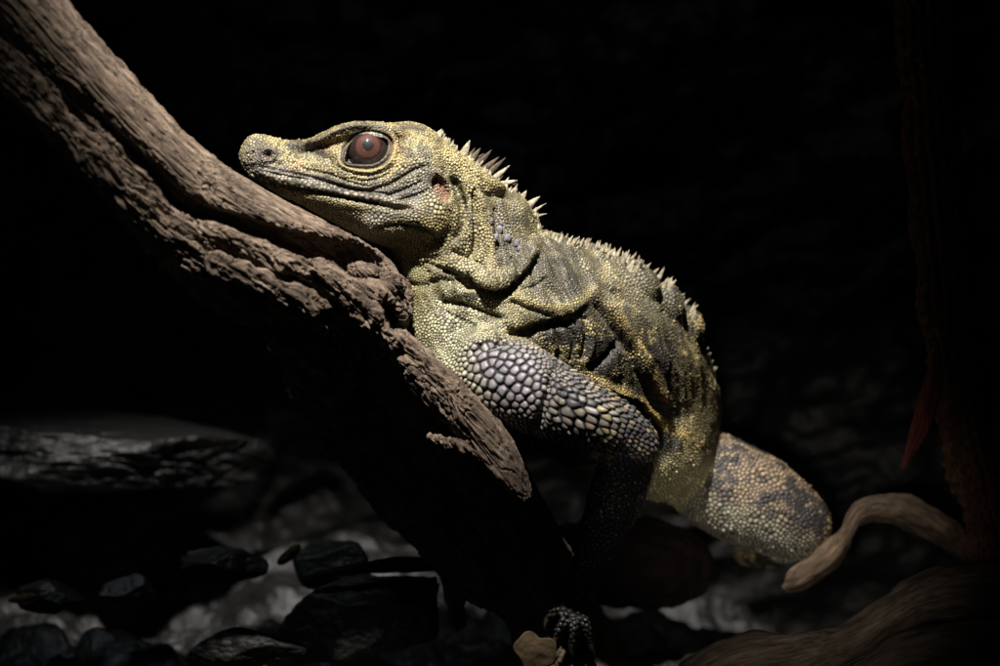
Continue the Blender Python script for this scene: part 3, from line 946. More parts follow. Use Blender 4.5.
# --- crest spines, each a part of its own
def spine_mesh(base, tip, wid, thick, bend):
    """flattened curved thorn from base to tip (px)"""
    base, tip = np.array(base, float), np.array(tip, float)
    ax = tip - base
    L = np.linalg.norm(ax); ax /= L
    s1 = np.cross(ax, (0, 0, 1.0)); s1 /= np.linalg.norm(s1)
    s2 = np.cross(ax, s1)
    vs, fs = [], []
    nr, ns = 9, 10
    for i in range(nr):
        t = i / (nr - 1)
        r = (1 - t ** 1.3) ** 0.8 * (1 + 0.12 * math.sin(t * 3.1)) + 0.03
        c = base + ax * (L * (t * 1.1 - 0.1)) + s1 * bend * L * t * t
        for j in range(ns):
            a = 2 * math.pi * j / ns
            vs.append(c + s1 * math.cos(a) * wid * r + s2 * math.sin(a) * thick * r)
    for i in range(nr - 1):
        for j in range(ns):
            a, b = i * ns + j, i * ns + (j + 1) % ns
            fs.append((a, b, b + ns, a + ns))
    me = bpy.data.meshes.new('crest_spine')
    me.from_pydata(W(vs).tolist(), [], fs + [tuple(range((nr - 1) * ns, nr * ns))])
    me.polygons.foreach_set('use_smooth', np.ones(len(me.polygons), bool))
    bmm = bmesh.new(); bmm.from_mesh(me); bmesh.ops.recalc_face_normals(bmm, faces=bmm.faces); bmm.to_mesh(me); bmm.free()
    return me
def spine_material(name, a, b):
    M = NT(name)
    nz = M.noise(700, 4)
    M.l(M.mix(M.ramp(nz, [(0.35, 0.0), (0.65, 1.0)]), tuple(a), tuple(b)), M.b.inputs['Base Color'])
    M.b.inputs['Roughness'].default_value = 0.68
    M.b.inputs['Subsurface Weight'].default_value = 0.0
    M.l(M.bump(M.noise(1800, 3), 0.3, 0.0003), M.b.inputs['Normal'])
    return M.m
MAT_PALE = spine_material('pale_spine', lin(158, 150, 130), lin(104, 94, 70))
MAT_DARK = spine_material('brown_spine', lin(70, 56, 33), lin(38, 29, 17))
MAT_LILAC = spine_material('lilac_tubercle', lin(108, 105, 112), lin(66, 63, 68))
def z2(zx, zy, ox, oy): return (zx / 3.33 + ox, zy / 3.33 + oy)
CREST = []
for (bx, by), (tx, ty), wd, mt in [((215, 152), (224, 128), 8, 'p'), ((240, 172), (247, 152), 7, 'p'), ((272, 192), (291, 138), 14, 'p'), ((300, 204), (331, 163), 11, 'd'), ((325, 214), (372, 176), 11, 'd'),
                                   ((345, 228), (394, 197), 10, 'd'), ((365, 240), (417, 202), 10, 'd'), ((385, 254), (431, 226), 9, 'p'), ((405, 276), (452, 266), 9, 'p'), ((445, 322), (440, 310), 8, 'p'),
                                   ((462, 340), (482, 304), 12, 'p'), ((488, 358), (526, 322), 11, 'p'), ((508, 372), (546, 343), 5, 'p'), ((516, 388), (551, 376), 5, 'p'),
                                   ((512, 462), (520, 440), 10, 'p'), ((535, 472), (552, 452), 9, 'p'), ((560, 480), (571, 464), 8, 'p'), ((580, 488), (592, 468), 9, 'p'), ((608, 498), (625, 480), 11, 'p'), ((640, 505), (655, 492), 9, 'p')]:
    b, t = z2(bx, by, 380, 100), z2(tx, ty, 380, 100)
    t = (t[0] + 0.12 * (t[0] - b[0]), t[1] + 0.12 * (t[1] - b[1]))
    CREST.append((b, t, wd * 1.4 / 3.33, mt))
for tx, ty, L, wd in [(8, 52, 22, 8), (28, 62, 16, 8), (60, 85, 16, 8), (90, 84, 26, 9), (112, 98, 18, 8), (140, 86, 30, 7), (152, 74, 36, 7), (168, 76, 36, 7), (188, 82, 36, 8), (216, 90, 36, 11), (236, 108, 24, 9), (262, 104, 28, 9), (280, 116, 26, 8), (294, 114, 30, 8), (312, 118, 34, 8), (328, 142, 22, 8),
                    (356, 152, 40, 12), (384, 168, 34, 11), (410, 172, 36, 11), (430, 196, 30, 9), (448, 232, 24, 9), (466, 248, 34, 11), (490, 270, 32, 10), (514, 288, 36, 10), (520, 320, 26, 10), (516, 352, 30, 10), (518, 388, 30, 9), (524, 420, 16, 8)]:
    a = math.atan2(-1, 0.35 + 1.2 * max(0, (tx - 250) / 300.0))
    t = z2(tx, ty, 540, 220)
    t = (t[0] + math.cos(a) * 4.5, t[1] + math.sin(a) * 4.5)
    CREST.append(((t[0] - math.cos(a) * (L + 15) / 3.33, t[1] - math.sin(a) * (L + 15) / 3.33), t, wd * 1.15 / 3.33, 'p'))
def zmid(x):
    return float(np.interp(x, [440, 500, 540, 600, 650, 690, 700], [2, 18, 36, 80, 120, 165, 190]))
def add_spine(b, t, wd, mt, dz=0.0, thick=0.45):
    z = zmid(b[0]) + dz
    co, i, _ = kv.find(Vector((b[0], b[1], z)))
    base = np.array(co)
    base = np.array([b[0] * 0.3 + base[0] * 0.7, b[1] * 0.3 + base[1] * 0.7, base[2]])
    tip = np.array([t[0], t[1], base[2] + random.uniform(-2, 2)])
    if np.linalg.norm(tip - base) < 2.5:
        return
    o = link('crest_spine', spine_mesh(base - (tip - base) * 0.12, tip, wd * 0.85, wd * thick * 0.75, random.uniform(-0.12, 0.12)), {'p': MAT_PALE, 'd': MAT_DARK, 'l': MAT_LILAC}[mt], lizard)
    return o
NAPE = spline([(438, 135), (446, 143), (460, 154), (476, 164), (492, 176), (506, 190), (520, 200), (534, 216), (541, 233), (556, 243)], 120)
for k in range(22):                              # shorter bent spines between the long ones
    q = NAPE[int(8 + 104 * k / 21)]
    x, y = q[0] + random.uniform(-1, 1), q[1] + random.uniform(-1, 1.5)
    L = random.uniform(5, 9) + (6 if 462 < x < 512 else 0)
    CREST.append(((x - 3, y + 5), (x + L * random.uniform(0.4, 0.95), y - L * random.uniform(0.5, 1.0)), random.uniform(2.2, 3.6), random.choice('pdd')))
TUFT = []
for cx, cy, z, n in [(566, 250, 44, 4), (590, 253, 62, 5), (613, 262, 72, 5), (636, 272, 78, 7), (664, 290, 106, 7), (686, 312, 138, 6), (697, 340, 156, 5)]:      # tufts on the knobs
    for k in range(n):
        TUFT.append((cx + random.uniform(-11, 12), cy - 5 + random.uniform(-2, 9), z + random.uniform(-16, 2), random.uniform(7, 11.5), random.uniform(2.8, 4.4)))
def grown_spine(x, y, z, L, wd, mt, thick):
    co, i, _ = kv.find(Vector((x, y, z)))
    d = np.array([random.uniform(0.1, 0.75), -1.0, random.uniform(-0.45, 0.1)]); d /= np.linalg.norm(d)
    base = np.array(co)
    return link('crest_spine', spine_mesh(base - d * L * 0.25, base + d * L, wd * 0.62, wd * thick * 0.62, random.uniform(-0.15, 0.15)), {'p': MAT_PALE, 'd': MAT_DARK}[mt], lizard)
n_sp = 0
for b, t, wd, mt in CREST:
    o = add_spine(b, t, wd, mt)
    n_sp += o is not None
for x, y, z, L, wd in TUFT[:max(0, 100 - n_sp)]:
    grown_spine(x, y, z, L, wd, 'p', 0.7)
    n_sp += 1
print('spines', n_sp)
# the fringe of tiny pointed scales along the ridge, past counting: one part
FR = []
for k in range(150):
    u = k / 149
    if u < 0.4:
        q = NAPE[int(u / 0.4 * 119)]
    else:
        q = spline([(556, 246), (590, 254), (630, 272), (662, 292), (690, 324), (700, 348), (708, 380)], 60)[int((u - 0.4) / 0.6 * 59)]
    x, y = q[0] + random.uniform(-5, 3), q[1] + random.uniform(-2, 10)
    L = random.uniform(3, 6.5) if u < 0.4 else random.uniform(4, 7.5)
    FR.append(grown_spine(x, y - 4, zmid(x) + random.uniform(-16, 0), L, random.uniform(2.4, 3.8), 'p', 0.8))
bmf = bmesh.new()
for o in FR:
    bmf.from_mesh(o.data)
    m_ = o.data
    bpy.data.objects.remove(o); bpy.data.meshes.remove(m_)
mf = bpy.data.meshes.new('crest_fringe'); bmf.to_mesh(mf); bmf.free()
tag(link('crest_fringe', mf, MAT_PALE, lizard), kind='stuff')
# lilac wart-like scales behind the neck fold
def wart(x, y, r):
    cand = np.where((np.abs(V3[:, 0] - x) < 1.5) & (np.abs(V3[:, 1] - y) < 1.5))[0]
    c = V3[cand[np.argmin(V3[cand, 2])]]
    bm = bmesh.new()
    bmesh.ops.create_icosphere(bm, subdivisions=3, radius=1)
    P = np.array([v.co[:] for v in bm.verts])
    nz = vnoise(P * 1.6 + x, 3)
    P = P * np.array([r * random.uniform(0.75, 1.0), r * random.uniform(1.0, 1.3), r * 0.6]) * (1 + 0.3 * nz[:, None]) + c + np.array([0, 0, r * 0.1])
    for v, p in zip(bm.verts, W(P)):
        v.co = p
    bmesh.ops.recalc_face_normals(bm, faces=bm.faces)
    me = bpy.data.meshes.new('tubercle'); bm.to_mesh(me); bm.free()
    me.polygons.foreach_set('use_smooth', np.ones(len(me.polygons), bool))
    link('tubercle', me, MAT_LILAC, lizard)
for x, y, r in [(492, 222, 3.0), (500, 229, 4.2), (497, 236, 3.2), (508, 239, 4.4), (516, 242, 3.6), (529, 249, 2.6), (503, 223, 2.6), (521, 247, 2.4), (488, 214, 2.4)]:
    if r:
        wart(x, y, r)
MAT_CLAW = plain_material('dark_claw', tuple(lin(40, 36, 32)), tuple(lin(70, 62, 52)), 400, 0.4)
for (x, y, z, _) in TOES:
    me = spine_mesh((x, y, z - 1), (x + (x - 575) * 0.22, y + 13, z + 4), 3.0, 3.0, 0.15)
    link('claw', me, MAT_CLAW, lizard)
print('lizard parts', round(time.time() - T0, 1))

# ================================================================== THE BRANCH
def branch_field():
    f = Field((-70, -60, -330), (640, 700, 220), 3.4)
    # main limb: comes down from the upper left (nearer the camera) to the broken knot under the chin
    f.tube([(-50, -60, -222, 44, 36), (30, 22, -196, 44, 36), (100, 100, -168, 46, 37), (180, 186, -128, 50, 42), (255, 240, -84, 58, 46), (320, 276, -40, 66, 44), (372, 300, -10, 60, 34)], 22, 16)
    # smooth upper ridge
    f.tube([(-30, -52, -190, 32, 30), (60, 42, -176, 32, 30), (130, 124, -146, 32, 29), (200, 184, -110, 28, 25), (262, 216, -84, 24, 20), (330, 241, -62, 18, 14), (372, 258, -52, 13, 10), (394, 278, -52, 9, 8)], 24, 8)
    # lower rugged ridge
    f.tube([(-60, 0, -226, 24, 20), (6, 66, -214, 24, 20), (60, 124, -198, 24, 18), (112, 176, -180, 24, 18), (160, 226, -154, 26, 22), (214, 276, -120, 28, 26), (270, 306, -92, 30, 24), (326, 320, -74, 24, 17), (372, 326, -68, 16, 12), (404, 348, -64, 11, 9)], 26, 8)
    # middle strands after the cleft
    f.tube([(196, 214, -150, 10, 8), (232, 236, -142, 15, 11), (280, 258, -128, 18, 14), (318, 276, -112, 15, 12), (352, 302, -96, 13, 11), (384, 330, -82, 11, 10), (404, 350, -70, 9, 8)], 20, 5)
    f.tube([(216, 262, -164, 8, 7), (262, 284, -146, 13, 10), (300, 300, -126, 12, 9), (336, 318, -108, 9, 8)], 14, 5)
    # ledge under the lizard's breast
    f.tube([(394, 336, -62, 13, 10), (418, 364, -58, 20, 15), (450, 396, -60, 25, 19), (480, 428, -66, 25, 20), (504, 464, -70, 18, 17), (522, 494, -72, 9, 9)], 18, 8)
    f.tube([(372, 330, 60, 70, 40), (430, 396, 60, 60, 40), (470, 452, 100, 60, 42), (502, 518, 134, 50, 44), (546, 600, 124, 48, 44), (580, 690, 120, 60, 54)], 18, 14)
    f.tube([(300, 320, 20, 60, 36), (360, 390, 90, 60, 56), (430, 470, 120, 60, 64), (500, 560, 130, 50, 50)], 14, 18)
    # short dead prong and splinters
    f.tube([(444, 500, 130, 16, 18), (450, 560, 134, 13, 14), (459, 624, 136, 6, 7)], 10, 8)
    f.tube([(432, 437, -60, 4, 3), (452, 444, -76, 6, 5), (476, 452, -80, 7, 5), (502, 478, -82, 6, 4), (524, 496, -78, 3, 3)], 12, 3)
    f.tube([(486, 462, -66, 5, 3), (508, 478, -74, 5, 3), (526, 502, -72, 3, 2)], 8, 3)
    # cleft and hollows
    f.groove_tube([(-60, -50, -262, 18, 7), (0, 22, -252, 20, 7), (39, 62, -244, 20, 8), (74, 95, -230, 22, 8), (113, 131, -214, 22, 7), (156, 175, -192, 26, 9), (186, 206, -172, 30, 10), (234, 222, -148, 34, 9), (290, 243, -122, 34, 13), (340, 254, -96, 34, 17), (366, 262, -80, 24, 15)], 28, 4)
    f.groove_tube([(120, 190, -236, 22, 4), (160, 214, -216, 22, 5), (196, 236, -196, 22, 6), (230, 262, -176, 20, 5)], 14, 3)
    f.groove_tube([(30, 72, -262, 14, 4), (70, 112, -250, 16, 4), (96, 140, -240, 14, 3)], 10, 3)
    f.hole((360, 262, -76), (30, 20, 40), 5, rot=20)
    f.hole((388, 314, -70), (11, 24, 44), 4, rot=-28)
    f.hole((300, 280, -136), (16, 7, 26), 3, rot=40)
    f.hole((332, 320, -110), (24, 10, 26), 3, rot=24)
    f.hole((262, 268, -156), (20, 4, 20), 3, rot=24)
    f.hole((240, 300, -176), (26, 4, 14), 3, rot=40)
    f.hole((290, 318, -146), (22, 4, 14), 3, rot=18)
    f.ell((364, 270, -66), (17, 8, 10), 4, rot=8)
    f.ell((394, 284, -58), (12, 7, 9), 4, rot=20)
    return f
BF = branch_field()
V, F = keep_largest(*BF.mesh())
me = raw_mesh('branch', V, F)
V = smooth(coords(me), edges(me), 2, 0.5)
me.vertices.foreach_set('co', V.astype(np.float32).ravel()); me.update()
m2 = subdivided(me, 2)
bpy.data.meshes.remove(me)
V, N = coords(m2), normals(m2)
def fibre_coords(V, axis, n=120):
    A = spline(axis, n)
    seg = np.linalg.norm(np.diff(A, axis=0), axis=1)
    L = np.r_[0, np.cumsum(seg)]
    kk = kdtree.KDTree(n)
    for i, c in enumerate(A):
        kk.insert(c, i)
    kk.balance()
    idx = np.fromiter((kk.find(c)[1] for c in V.tolist()), np.int32, len(V))
    i0 = np.clip(idx, 1, n - 2)
    tg = A[i0 + 1] - A[i0 - 1]
    tg /= np.linalg.norm(tg, axis=1)[:, None]
    rel = V - A[i0]
    s = L[i0] + np.einsum('ij,ij->i', rel, tg)
    s2 = np.cross(tg, (0, 0, 1.0)); s2 /= np.linalg.norm(s2, axis=1)[:, None]
    u = np.einsum('ij,ij->i', rel, s2)
    w = np.einsum('ij,ij->i', rel, np.cross(tg, s2))
    return np.stack([s, u, w], 1)
def weather(me, V, N, axis, amp=1.0, rough=None, stretch=12.0, seed=3):
    fc = fibre_coords(V, axis)
    wob = 5 * fbm(V / 60, 2, seed + 90)
    q = np.stack([fc[:, 0] / stretch, fc[:, 1] + wob, fc[:, 2] + wob], 1)
    r = 1.0 if rough is None else rough(V)
    q2 = np.stack([fc[:, 0] / (stretch * 0.4), fc[:, 1] + wob, fc[:, 2] + wob], 1)
    a = fbm(q / 10.0, 3, seed)
    b = 1 - np.abs(fbm(q / 3.4, 2, seed + 5)) * 3
    crack = np.clip(1 - np.abs(fbm(q / 7.0, 2, seed + 9)) * 9, 0, 1)
    crack2 = np.clip(1 - np.abs(fbm(q / 3.6, 2, seed + 29)) * 10, 0, 1)
    crack = np.clip(1 - np.abs(fbm(q / 7.0, 2, seed + 9)) * 14, 0, 1)
    chip = 1 - np.abs(fbm(q2 / 7.0, 3, seed + 60)) * 2.6
    lump = fbm(V / 34, 3, seed + 40)
    h = amp * (2.4 * a + 1.3 * b - 4.4 * crack * (0.45 + r) - 2.2 * crack2 * (0.4 + r) + r * (7.0 * lump + 4.8 * chip))
    cav = np.maximum(sstep(0.2, 1.0, crack), 0.7 * sstep(0.2, 1.0, crack2)) * (0.5 + 0.4 * r)
    put_attr(me, 'fibre', np.stack([q[:, 0] / 9, q[:, 1] / 9, q[:, 2] / 9], 1), 'FLOAT_VECTOR')
    put_attr(me, 'cavity', np.clip(cav, 0, 1), 'FLOAT')
    return V + N * h[:, None]
AX = [(-50, -50, -230), (30, 30, -205), (100, 108, -180), (180, 192, -140), (255, 246, -100), (320, 290, -62), (390, 350, -40), (450, 410, -30), (510, 490, -30), (570, 600, -20), (600, 690, -10)]
def rough_mask(V):
    d, _, _ = poly_dist(V[:, :2], [(-20, -42), (60, 44), (130, 126), (200, 182), (262, 212), (330, 236), (378, 256)])
    low = sstep(16, 46, d)
    return np.clip(0.15 + 0.85 * low * sstep(520, 400, V[:, 0]), 0, 1)
V = weather(m2, V, N, AX, 1.0, rough_mask)
flip_to_out(m2)
set_px(m2, V)
MAT_WOOD = wood_material('weathered_wood', tuple(lin(56, 46, 38)), tuple(lin(110, 94, 80)), tuple(lin(150, 132, 114)))
br = link('branch', m2, MAT_WOOD)
tag(br, 'thick gnarled grey brown branch slanting down from the upper left under the lizard', 'branch')
print('branch', len(m2.vertices), round(time.time() - T0, 1))

# ================================================================== SETTING: ground, rock wall
def grid_mesh(name, xs, ys, fn):
    nx, ny = len(xs), len(ys)
    A, B = np.meshgrid(xs, ys, indexing='ij')
    P = fn(A.ravel(), B.ravel())
    i = np.arange(nx * ny).reshape(nx, ny)
    F = np.stack([i[:-1, :-1], i[1:, :-1], i[1:, 1:], i[:-1, 1:]], -1).reshape(-1, 4)
    me = raw_mesh(name, W(P), F)
    me.polygons.foreach_set('use_smooth', np.ones(len(me.polygons), bool))
    return me
def facets(p, seed):
    """angular rock relief: steps between tilted blocks"""
    a = fbm(p, 3, seed)
    t = a * 3.0
    return (np.floor(t) + sstep(0.55, 1.0, t - np.floor(t))) / 3.0 + 0.25 * a
def ground_h(x, z):
    p = np.stack([x + 0.4 * z, 0 * x, z], 1)
    base = 716 - 0.26 * np.clip(z - 100, 0, 700) * (1 - 0.4 * sstep(450, 800, x))
    return base - 60 * facets(p / np.array([190.0, 1, 120.0]), 3) - 16 * facets(p / 48, 8) - 5 * fbm(p / 14, 4, 14)
MAT_GROUND = plain_material('dark_rock_ground', tuple(lin(6, 6, 6)), tuple(lin(16, 15, 15)), 45, 0.5, 0.8, 0.003, 0.5)
g = grid_mesh('ground', np.arange(-500, 1500, 4.0), np.arange(-300, 900, 4.0), lambda x, z: np.stack([x, ground_h(x, z), z], 1))
go = link('ground', g, MAT_GROUND)
tag(go, kind='structure')
def wall_fn(x, y):
    p = np.stack([x, y * 1.7 + 0.4 * x, 0 * x], 1)
    z = 660 + 60 * fbm(p / 260, 3, 4) - 70 * facets(p / 170, 23) - 18 * facets(p / 46, 28) - 5 * fbm(p / 12, 4, 34)
    return np.stack([x, y, z], 1)
MAT_WALL = plain_material('dark_wet_rock', tuple(lin(13, 13, 13)), tuple(lin(24, 23, 23)), 40, 0.6, 0.6, 0.002, 0.25)
w = grid_mesh('rock_wall', np.arange(-500, 1500, 5.0), np.arange(-500, 760, 5.0), wall_fn)
wo = link('rock_wall', w, MAT_WALL)
tag(wo, 'dark uneven rock wall at the back behind the lizard', 'rock wall')

def rock(x, y, z, rx, ry, rz, seed, label, mat=None, tilt=0.0):
    bm = bmesh.new()
    bmesh.ops.create_icosphere(bm, subdivisions=6, radius=1)
    P = np.array([v.co[:] for v in bm.verts])
    rr = np.random.default_rng(seed)
    h = np.full(len(P), 9.0)
    for k in range(16):                              # chop with random planes: an angular stone
        d = rr.normal(size=3); d /= np.linalg.norm(d)
        c = P @ d
        h = np.minimum(h, np.where(c > 0.05, rr.uniform(0.62, 0.95) / np.maximum(c, 0.05), 9))
    h = np.minimum(h, 1.15)
    h = h + 0.07 * fbm(P * 3.2 + seed, 4, seed) + 0.03 * fbm(P * 11 + seed, 3, seed + 3)
    P = P * h[:, None] * np.array([rx, ry, rz])
    a = math.radians(tilt)
    P = np.stack([P[:, 0] * math.cos(a) - P[:, 1] * math.sin(a), P[:, 0] * math.sin(a) + P[:, 1] * math.cos(a), P[:, 2]], 1) + np.array([x, y, z])
    for v, p in zip(bm.verts, W(P)):
        v.co = p
    bmesh.ops.recalc_face_normals(bm, faces=bm.faces)
    me = bpy.data.meshes.new('rock'); bm.to_mesh(me); bm.free()
    me.polygons.foreach_set('use_smooth', np.ones(len(me.polygons), bool))
    o = link('rock', me, mat or MAT_ROCK)
    tag(o, label, 'rock', 'dim rocks on the ground')
MAT_ROCK = plain_material('grey_rock', tuple(lin(20, 20, 20)), tuple(lin(48, 47, 46)), 55, 0.5, 0.8, 0.002, 0.5)
rock(60, 452, 470, 220, 46, 130, 5, 'wide dark flat rock ledge at the left edge below the branch', MAT_GROUND, 5)
rock(128, 592, 190, 30, 17, 24, 11, 'small pale grey rock at the lower left with a rounded top')
rock(52, 598, 200, 34, 20, 26, 12, 'dim rock at the lower left edge beside the small pale rock')
rock(222, 566, 230, 40, 24, 30, 13, 'grey lumpy rock left of the mossy leaf')
rock(372, 620, 170, 84, 44, 50, 14, 'largest grey rock below the branch, streaked, with a sloping top', tilt=-12)
rock(250, 650, 120, 60, 26, 34, 15, 'low rough rock at the bottom edge left of the largest grey rock')
rock(330, 566, 260, 46, 24, 30, 16, 'dim grey rock behind the reddish stick')

# ================================================================== ROOTS, VINE, LOG, LEAVES
def sweep(name, pts, n, ns, mat, seed, amp=1.0, stretch=10.0, flat=None, taper_ends=True, ridge=None):
    """woody swept body with fibre relief; pts rows x y z r_side r_other"""
    q = spline(pts, n)
    C = q[:, :3]
    tg = np.gradient(C, axis=0); tg /= np.linalg.norm(tg, axis=1)[:, None]
    s1 = np.cross(tg, (0, 0, 1.0)); s1 /= np.linalg.norm(s1, axis=1)[:, None]
    s2 = np.cross(tg, s1)
    L = np.r_[0, np.cumsum(np.linalg.norm(np.diff(C, axis=0), axis=1))]
    a = np.linspace(0, 2 * math.pi, ns, endpoint=False)
    ca, sa = np.cos(a)[None, :, None], np.sin(a)[None, :, None]
    ra, rb = q[:, 3][:, None, None], q[:, 4][:, None, None]
    D = s1[:, None, :] * ca * rb + s2[:, None, :] * sa * ra
    V = (C[:, None, :] + D).reshape(-1, 3)
    N = (s1[:, None, :] * ca + s2[:, None, :] * sa).reshape(-1, 3)
    f = np.stack([np.repeat(L, ns), (ca * rb + 0 * L[:, None, None]).ravel(), (sa * ra).ravel()], 1)
    qf = np.stack([f[:, 0] / stretch, f[:, 1], f[:, 2]], 1)
    h = amp * (3.0 * fbm(qf / 9, 3, seed) + 4.0 * fbm(V / 30, 3, seed + 3) - 1.6 * np.clip(1 - np.abs(fbm(qf / 6, 2, seed + 7)) * 8, 0, 1))
    if ridge is not None:
        h = h + ridge(f, np.tile(a, n))
    V = V + N * h[:, None]
    F = []
    idx = np.arange(n * ns).reshape(n, ns)
    F = np.stack([idx[:-1], np.roll(idx[:-1], -1, 1), np.roll(idx[1:], -1, 1), idx[1:]], -1).reshape(-1, 4)
    V = np.vstack([V, C[:1], C[-1:]])
    F2 = [(n * ns, n * ns, i, (i + 1) % ns) for i in range(0)]
    me = bpy.data.meshes.new(name)
    caps = [(n * ns, (i + 1) % ns, i) for i in range(ns)] + [(n * ns + 1, (n - 1) * ns + i, (n - 1) * ns + (i + 1) % ns) for i in range(ns)]
    me.from_pydata(W(V).tolist(), [], [tuple(x) for x in F.tolist()] + caps)
    bm = bmesh.new(); bm.from_mesh(me); bmesh.ops.recalc_face_normals(bm, faces=bm.faces); bm.to_mesh(me); bm.free()
    me.polygons.foreach_set('use_smooth', np.ones(len(me.polygons), bool))
    qf = np.vstack([qf, qf[:1], qf[-1:]]) / 9
    put_attr(me, 'fibre', qf, 'FLOAT_VECTOR')
    put_attr(me, 'cavity', np.zeros(len(V)), 'FLOAT')
    return link(name, me, mat)
MAT_ROOT = wood_material('brown_root', tuple(lin(56, 44, 34)), tuple(lin(100, 82, 64)), tuple(lin(128, 106, 84)))
MAT_RED = wood_material('reddish_wood', tuple(lin(24, 16, 13)), tuple(lin(40, 26, 21)), tuple(lin(52, 34, 28)))
MAT_FERN = wood_material('brown_vine_bark', tuple(lin(70, 48, 34)), tuple(lin(112, 78, 56)), tuple(lin(132, 94, 68)))
MAT_PALEROOT = wood_material('pale_root', tuple(lin(66, 54, 43)), tuple(lin(112, 96, 80)), tuple(lin(136, 119, 101)))
MAT_REDLEAF = wood_material('dry_red_leaf', tuple(lin(60, 28, 22)), tuple(lin(92, 42, 33)), tuple(lin(110, 54, 42)))
o = sweep('root', [(785, 590, 190, 9, 6), (802, 576, 188, 20, 13), (828, 558, 190, 22, 14), (846, 534, 196, 14, 9), (862, 513, 204, 15, 11), (888, 509, 214, 22, 15), (918, 517, 226, 24, 17), (946, 533, 240, 20, 14), (974, 560, 256, 12, 9), (990, 590, 268, 7, 6)], 120, 48, MAT_ROOT, 5, 1.1)
tag(o, 'pale brown curled root arching beside the hind knee of the lizard', 'root')
o = sweep('root', [(690, 690, -130, 30, 26), (740, 668, -126, 36, 32), (800, 656, -120, 34, 26), (850, 640, -116, 26, 19), (890, 616, -112, 26, 20), (930, 597, -108, 34, 26), (980, 592, -104, 38, 26), (1060, 594, -96, 38, 26)], 110, 48, MAT_PALEROOT, 15, 1.2)
tag(o, 'long brown root rising along the bottom right corner', 'root')
o = sweep('root', [(850, 700, -190, 30, 26), (900, 672, -188, 40, 34), (960, 658, -184, 44, 36), (1040, 660, -180, 44, 36)], 60, 48, MAT_PALEROOT, 25, 1.2)
tag(o, 'thick brown root in the bottom right corner, nearest of the roots', 'root')
def net(f, a):
    return 2.4 * np.sin(f[:, 0] / 2.3 + 1.5 * np.sin(a * 2)) * (0.5 + 0.5 * np.sin(a * 11)) + 1.6 * np.sin(a * 15 + 0.01 * f[:, 0]) + 2.0 * np.sin(f[:, 0] / 13.0)
o = sweep('vine', [(918, -120, 60, 26, 26), (922, 0, 62, 27, 27), (930, 120, 66, 27, 27), (940, 240, 72, 26, 26), (950, 340, 80, 26, 26), (966, 440, 90, 24, 24), (990, 540, 100, 22, 22), (1020, 660, 110, 22, 22)], 420, 120, MAT_FERN, 35, 0.9, 3.0, ridge=net)
tag(o, 'dim reddish brown rough vine hanging down the right side', 'vine')
o = sweep('dead_leaf', [(937, 345, 60, 2, 2), (934, 372, 58, 3, 8), (927, 405, 56, 4, 10), (916, 438, 54, 3, 8), (902, 470, 52, 1.5, 2)], 50, 20, MAT_REDLEAF, 45, 0.25)
tag(o, 'narrow dark red dead leaf hanging beside the vine', 'leaf')
o = sweep('log', [(540, 566, 330, 50, 36), (620, 562, 330, 56, 44), (662, 566, 334, 54, 42), (692, 576, 340, 40, 32), (708, 584, 342, 18, 14)], 80, 64, MAT_RED, 55, 2.0)
tag(o, 'dark reddish brown log lying on the ground behind the forearm', 'log')
o = sweep('stick', [(300, 580, 150, 4, 4), (345, 570, 150, 7, 6), (400, 564, 150, 8, 7), (450, 566, 150, 7, 6), (500, 580, 150, 6, 6), (540, 590, 150, 4, 4)], 60, 20, MAT_RED, 65, 0.6)
tag(o, 'thin reddish stick lying across the rocks behind the hanging prong', 'stick')

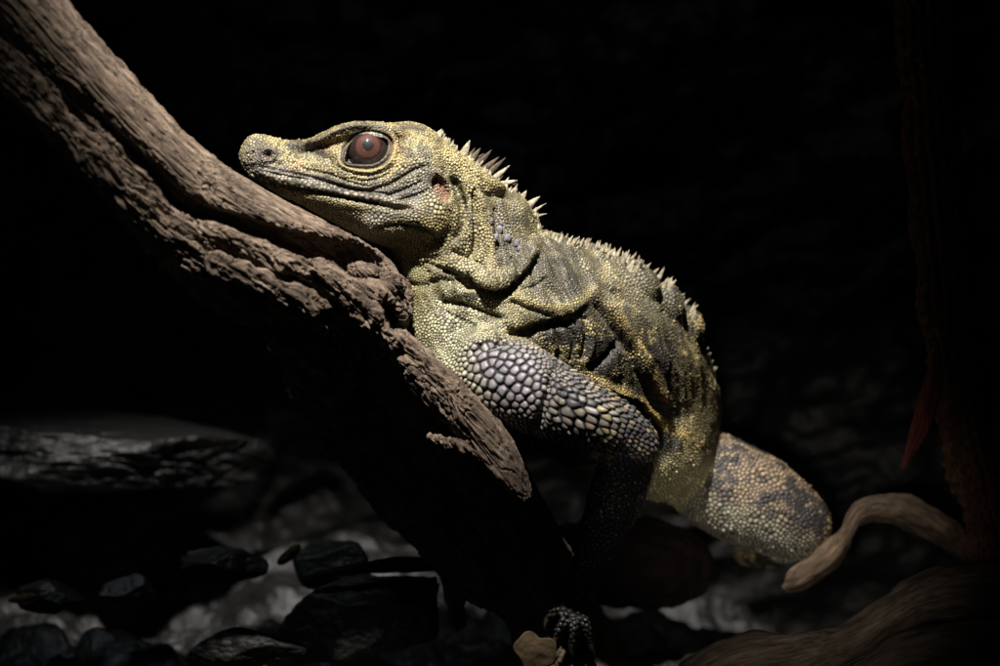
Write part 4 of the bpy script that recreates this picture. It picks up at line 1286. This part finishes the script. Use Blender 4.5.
def leaf_mesh(name, x, y, z, lx, ly, outline, tilt, yaw, curl, mat, label):
    """a dry leaf blade: outline in unit space, cupped, 1 px thick"""
    bm = bmesh.new()
    n, m = 40, 10
    vs = []
    for k in range(n):
        a = 2 * math.pi * k / n
        r = outline(a)
        vs.append([(r * j / m * math.cos(a), r * j / m * math.sin(a)) for j in range(1, m + 1)])
    P = np.array([[0, 0]] + [p for ring in vs for p in ring])
    h = curl * (P[:, 0] ** 2 * 0.6 + np.abs(P[:, 1]) ** 1.5) + 0.05 * fbm(np.c_[P * 3, P[:, :1] * 0 + x], 3, 5)
    p3 = np.stack([P[:, 0] * lx, P[:, 1] * ly, h * lx], 1)
    ca, sa = math.cos(math.radians(tilt)), math.sin(math.radians(tilt))
    cy, sy = math.cos(math.radians(yaw)), math.sin(math.radians(yaw))
    q = np.stack([p3[:, 0], p3[:, 1] * ca - p3[:, 2] * sa, p3[:, 1] * sa + p3[:, 2] * ca], 1)
    q = np.stack([q[:, 0] * cy - q[:, 1] * sy, q[:, 0] * sy + q[:, 1] * cy, q[:, 2]], 1) + np.array([x, y, z])
    bv = [bm.verts.new(v) for v in W(q)]
    for k in range(n):
        A, B = 1 + k * m, 1 + ((k + 1) % n) * m
        bm.faces.new((bv[0], bv[A], bv[B]))
        for j in range(m - 1):
            bm.faces.new((bv[A + j], bv[A + j + 1], bv[B + j + 1], bv[B + j]))
    bmesh.ops.recalc_face_normals(bm, faces=bm.faces)
    bmesh.ops.solidify(bm, geom=bm.faces[:], thickness=1.0 * S)
    me = bpy.data.meshes.new(name); bm.to_mesh(me); bm.free()
    me.polygons.foreach_set('use_smooth', np.ones(len(me.polygons), bool))
    o = link(name, me, mat)
    tag(o, label, 'leaf')
MAT_DRY = plain_material('dry_leaf', tuple(lin(80, 66, 50)), tuple(lin(118, 98, 74)), 120, 0.8)
MAT_MOSS = plain_material('mossy_leaf', tuple(lin(62, 60, 34)), tuple(lin(92, 86, 50)), 160, 0.7)
heart = lambda a: 0.82 - 0.22 * math.exp(-((a - 4.7) / 0.45) ** 2) + 0.16 * math.exp(-((a - 1.6) / 0.35) ** 2) + 0.05 * math.sin(5 * a)
oval = lambda a: 0.7 + 0.3 * math.cos(a) ** 2
leaf_mesh('dead_leaf', 536, 650, 10, 27, 23, heart, 12, 20, 0.10, MAT_DRY, 'pale tan dead leaf on the ground below the forearm')
leaf_mesh('mossy_leaf', 290, 556, 170, 15, 9, oval, 30, -40, 0.3, MAT_MOSS, 'small yellow green leaf on the rocks under the branch')
leaf_mesh('dead_leaf', 22, 600, 150, 14, 8, oval, 40, -10, 0.3, MAT_DRY, 'small brown dead leaf on the rocks at the lower left edge')
print('done', round(time.time() - T0, 1))
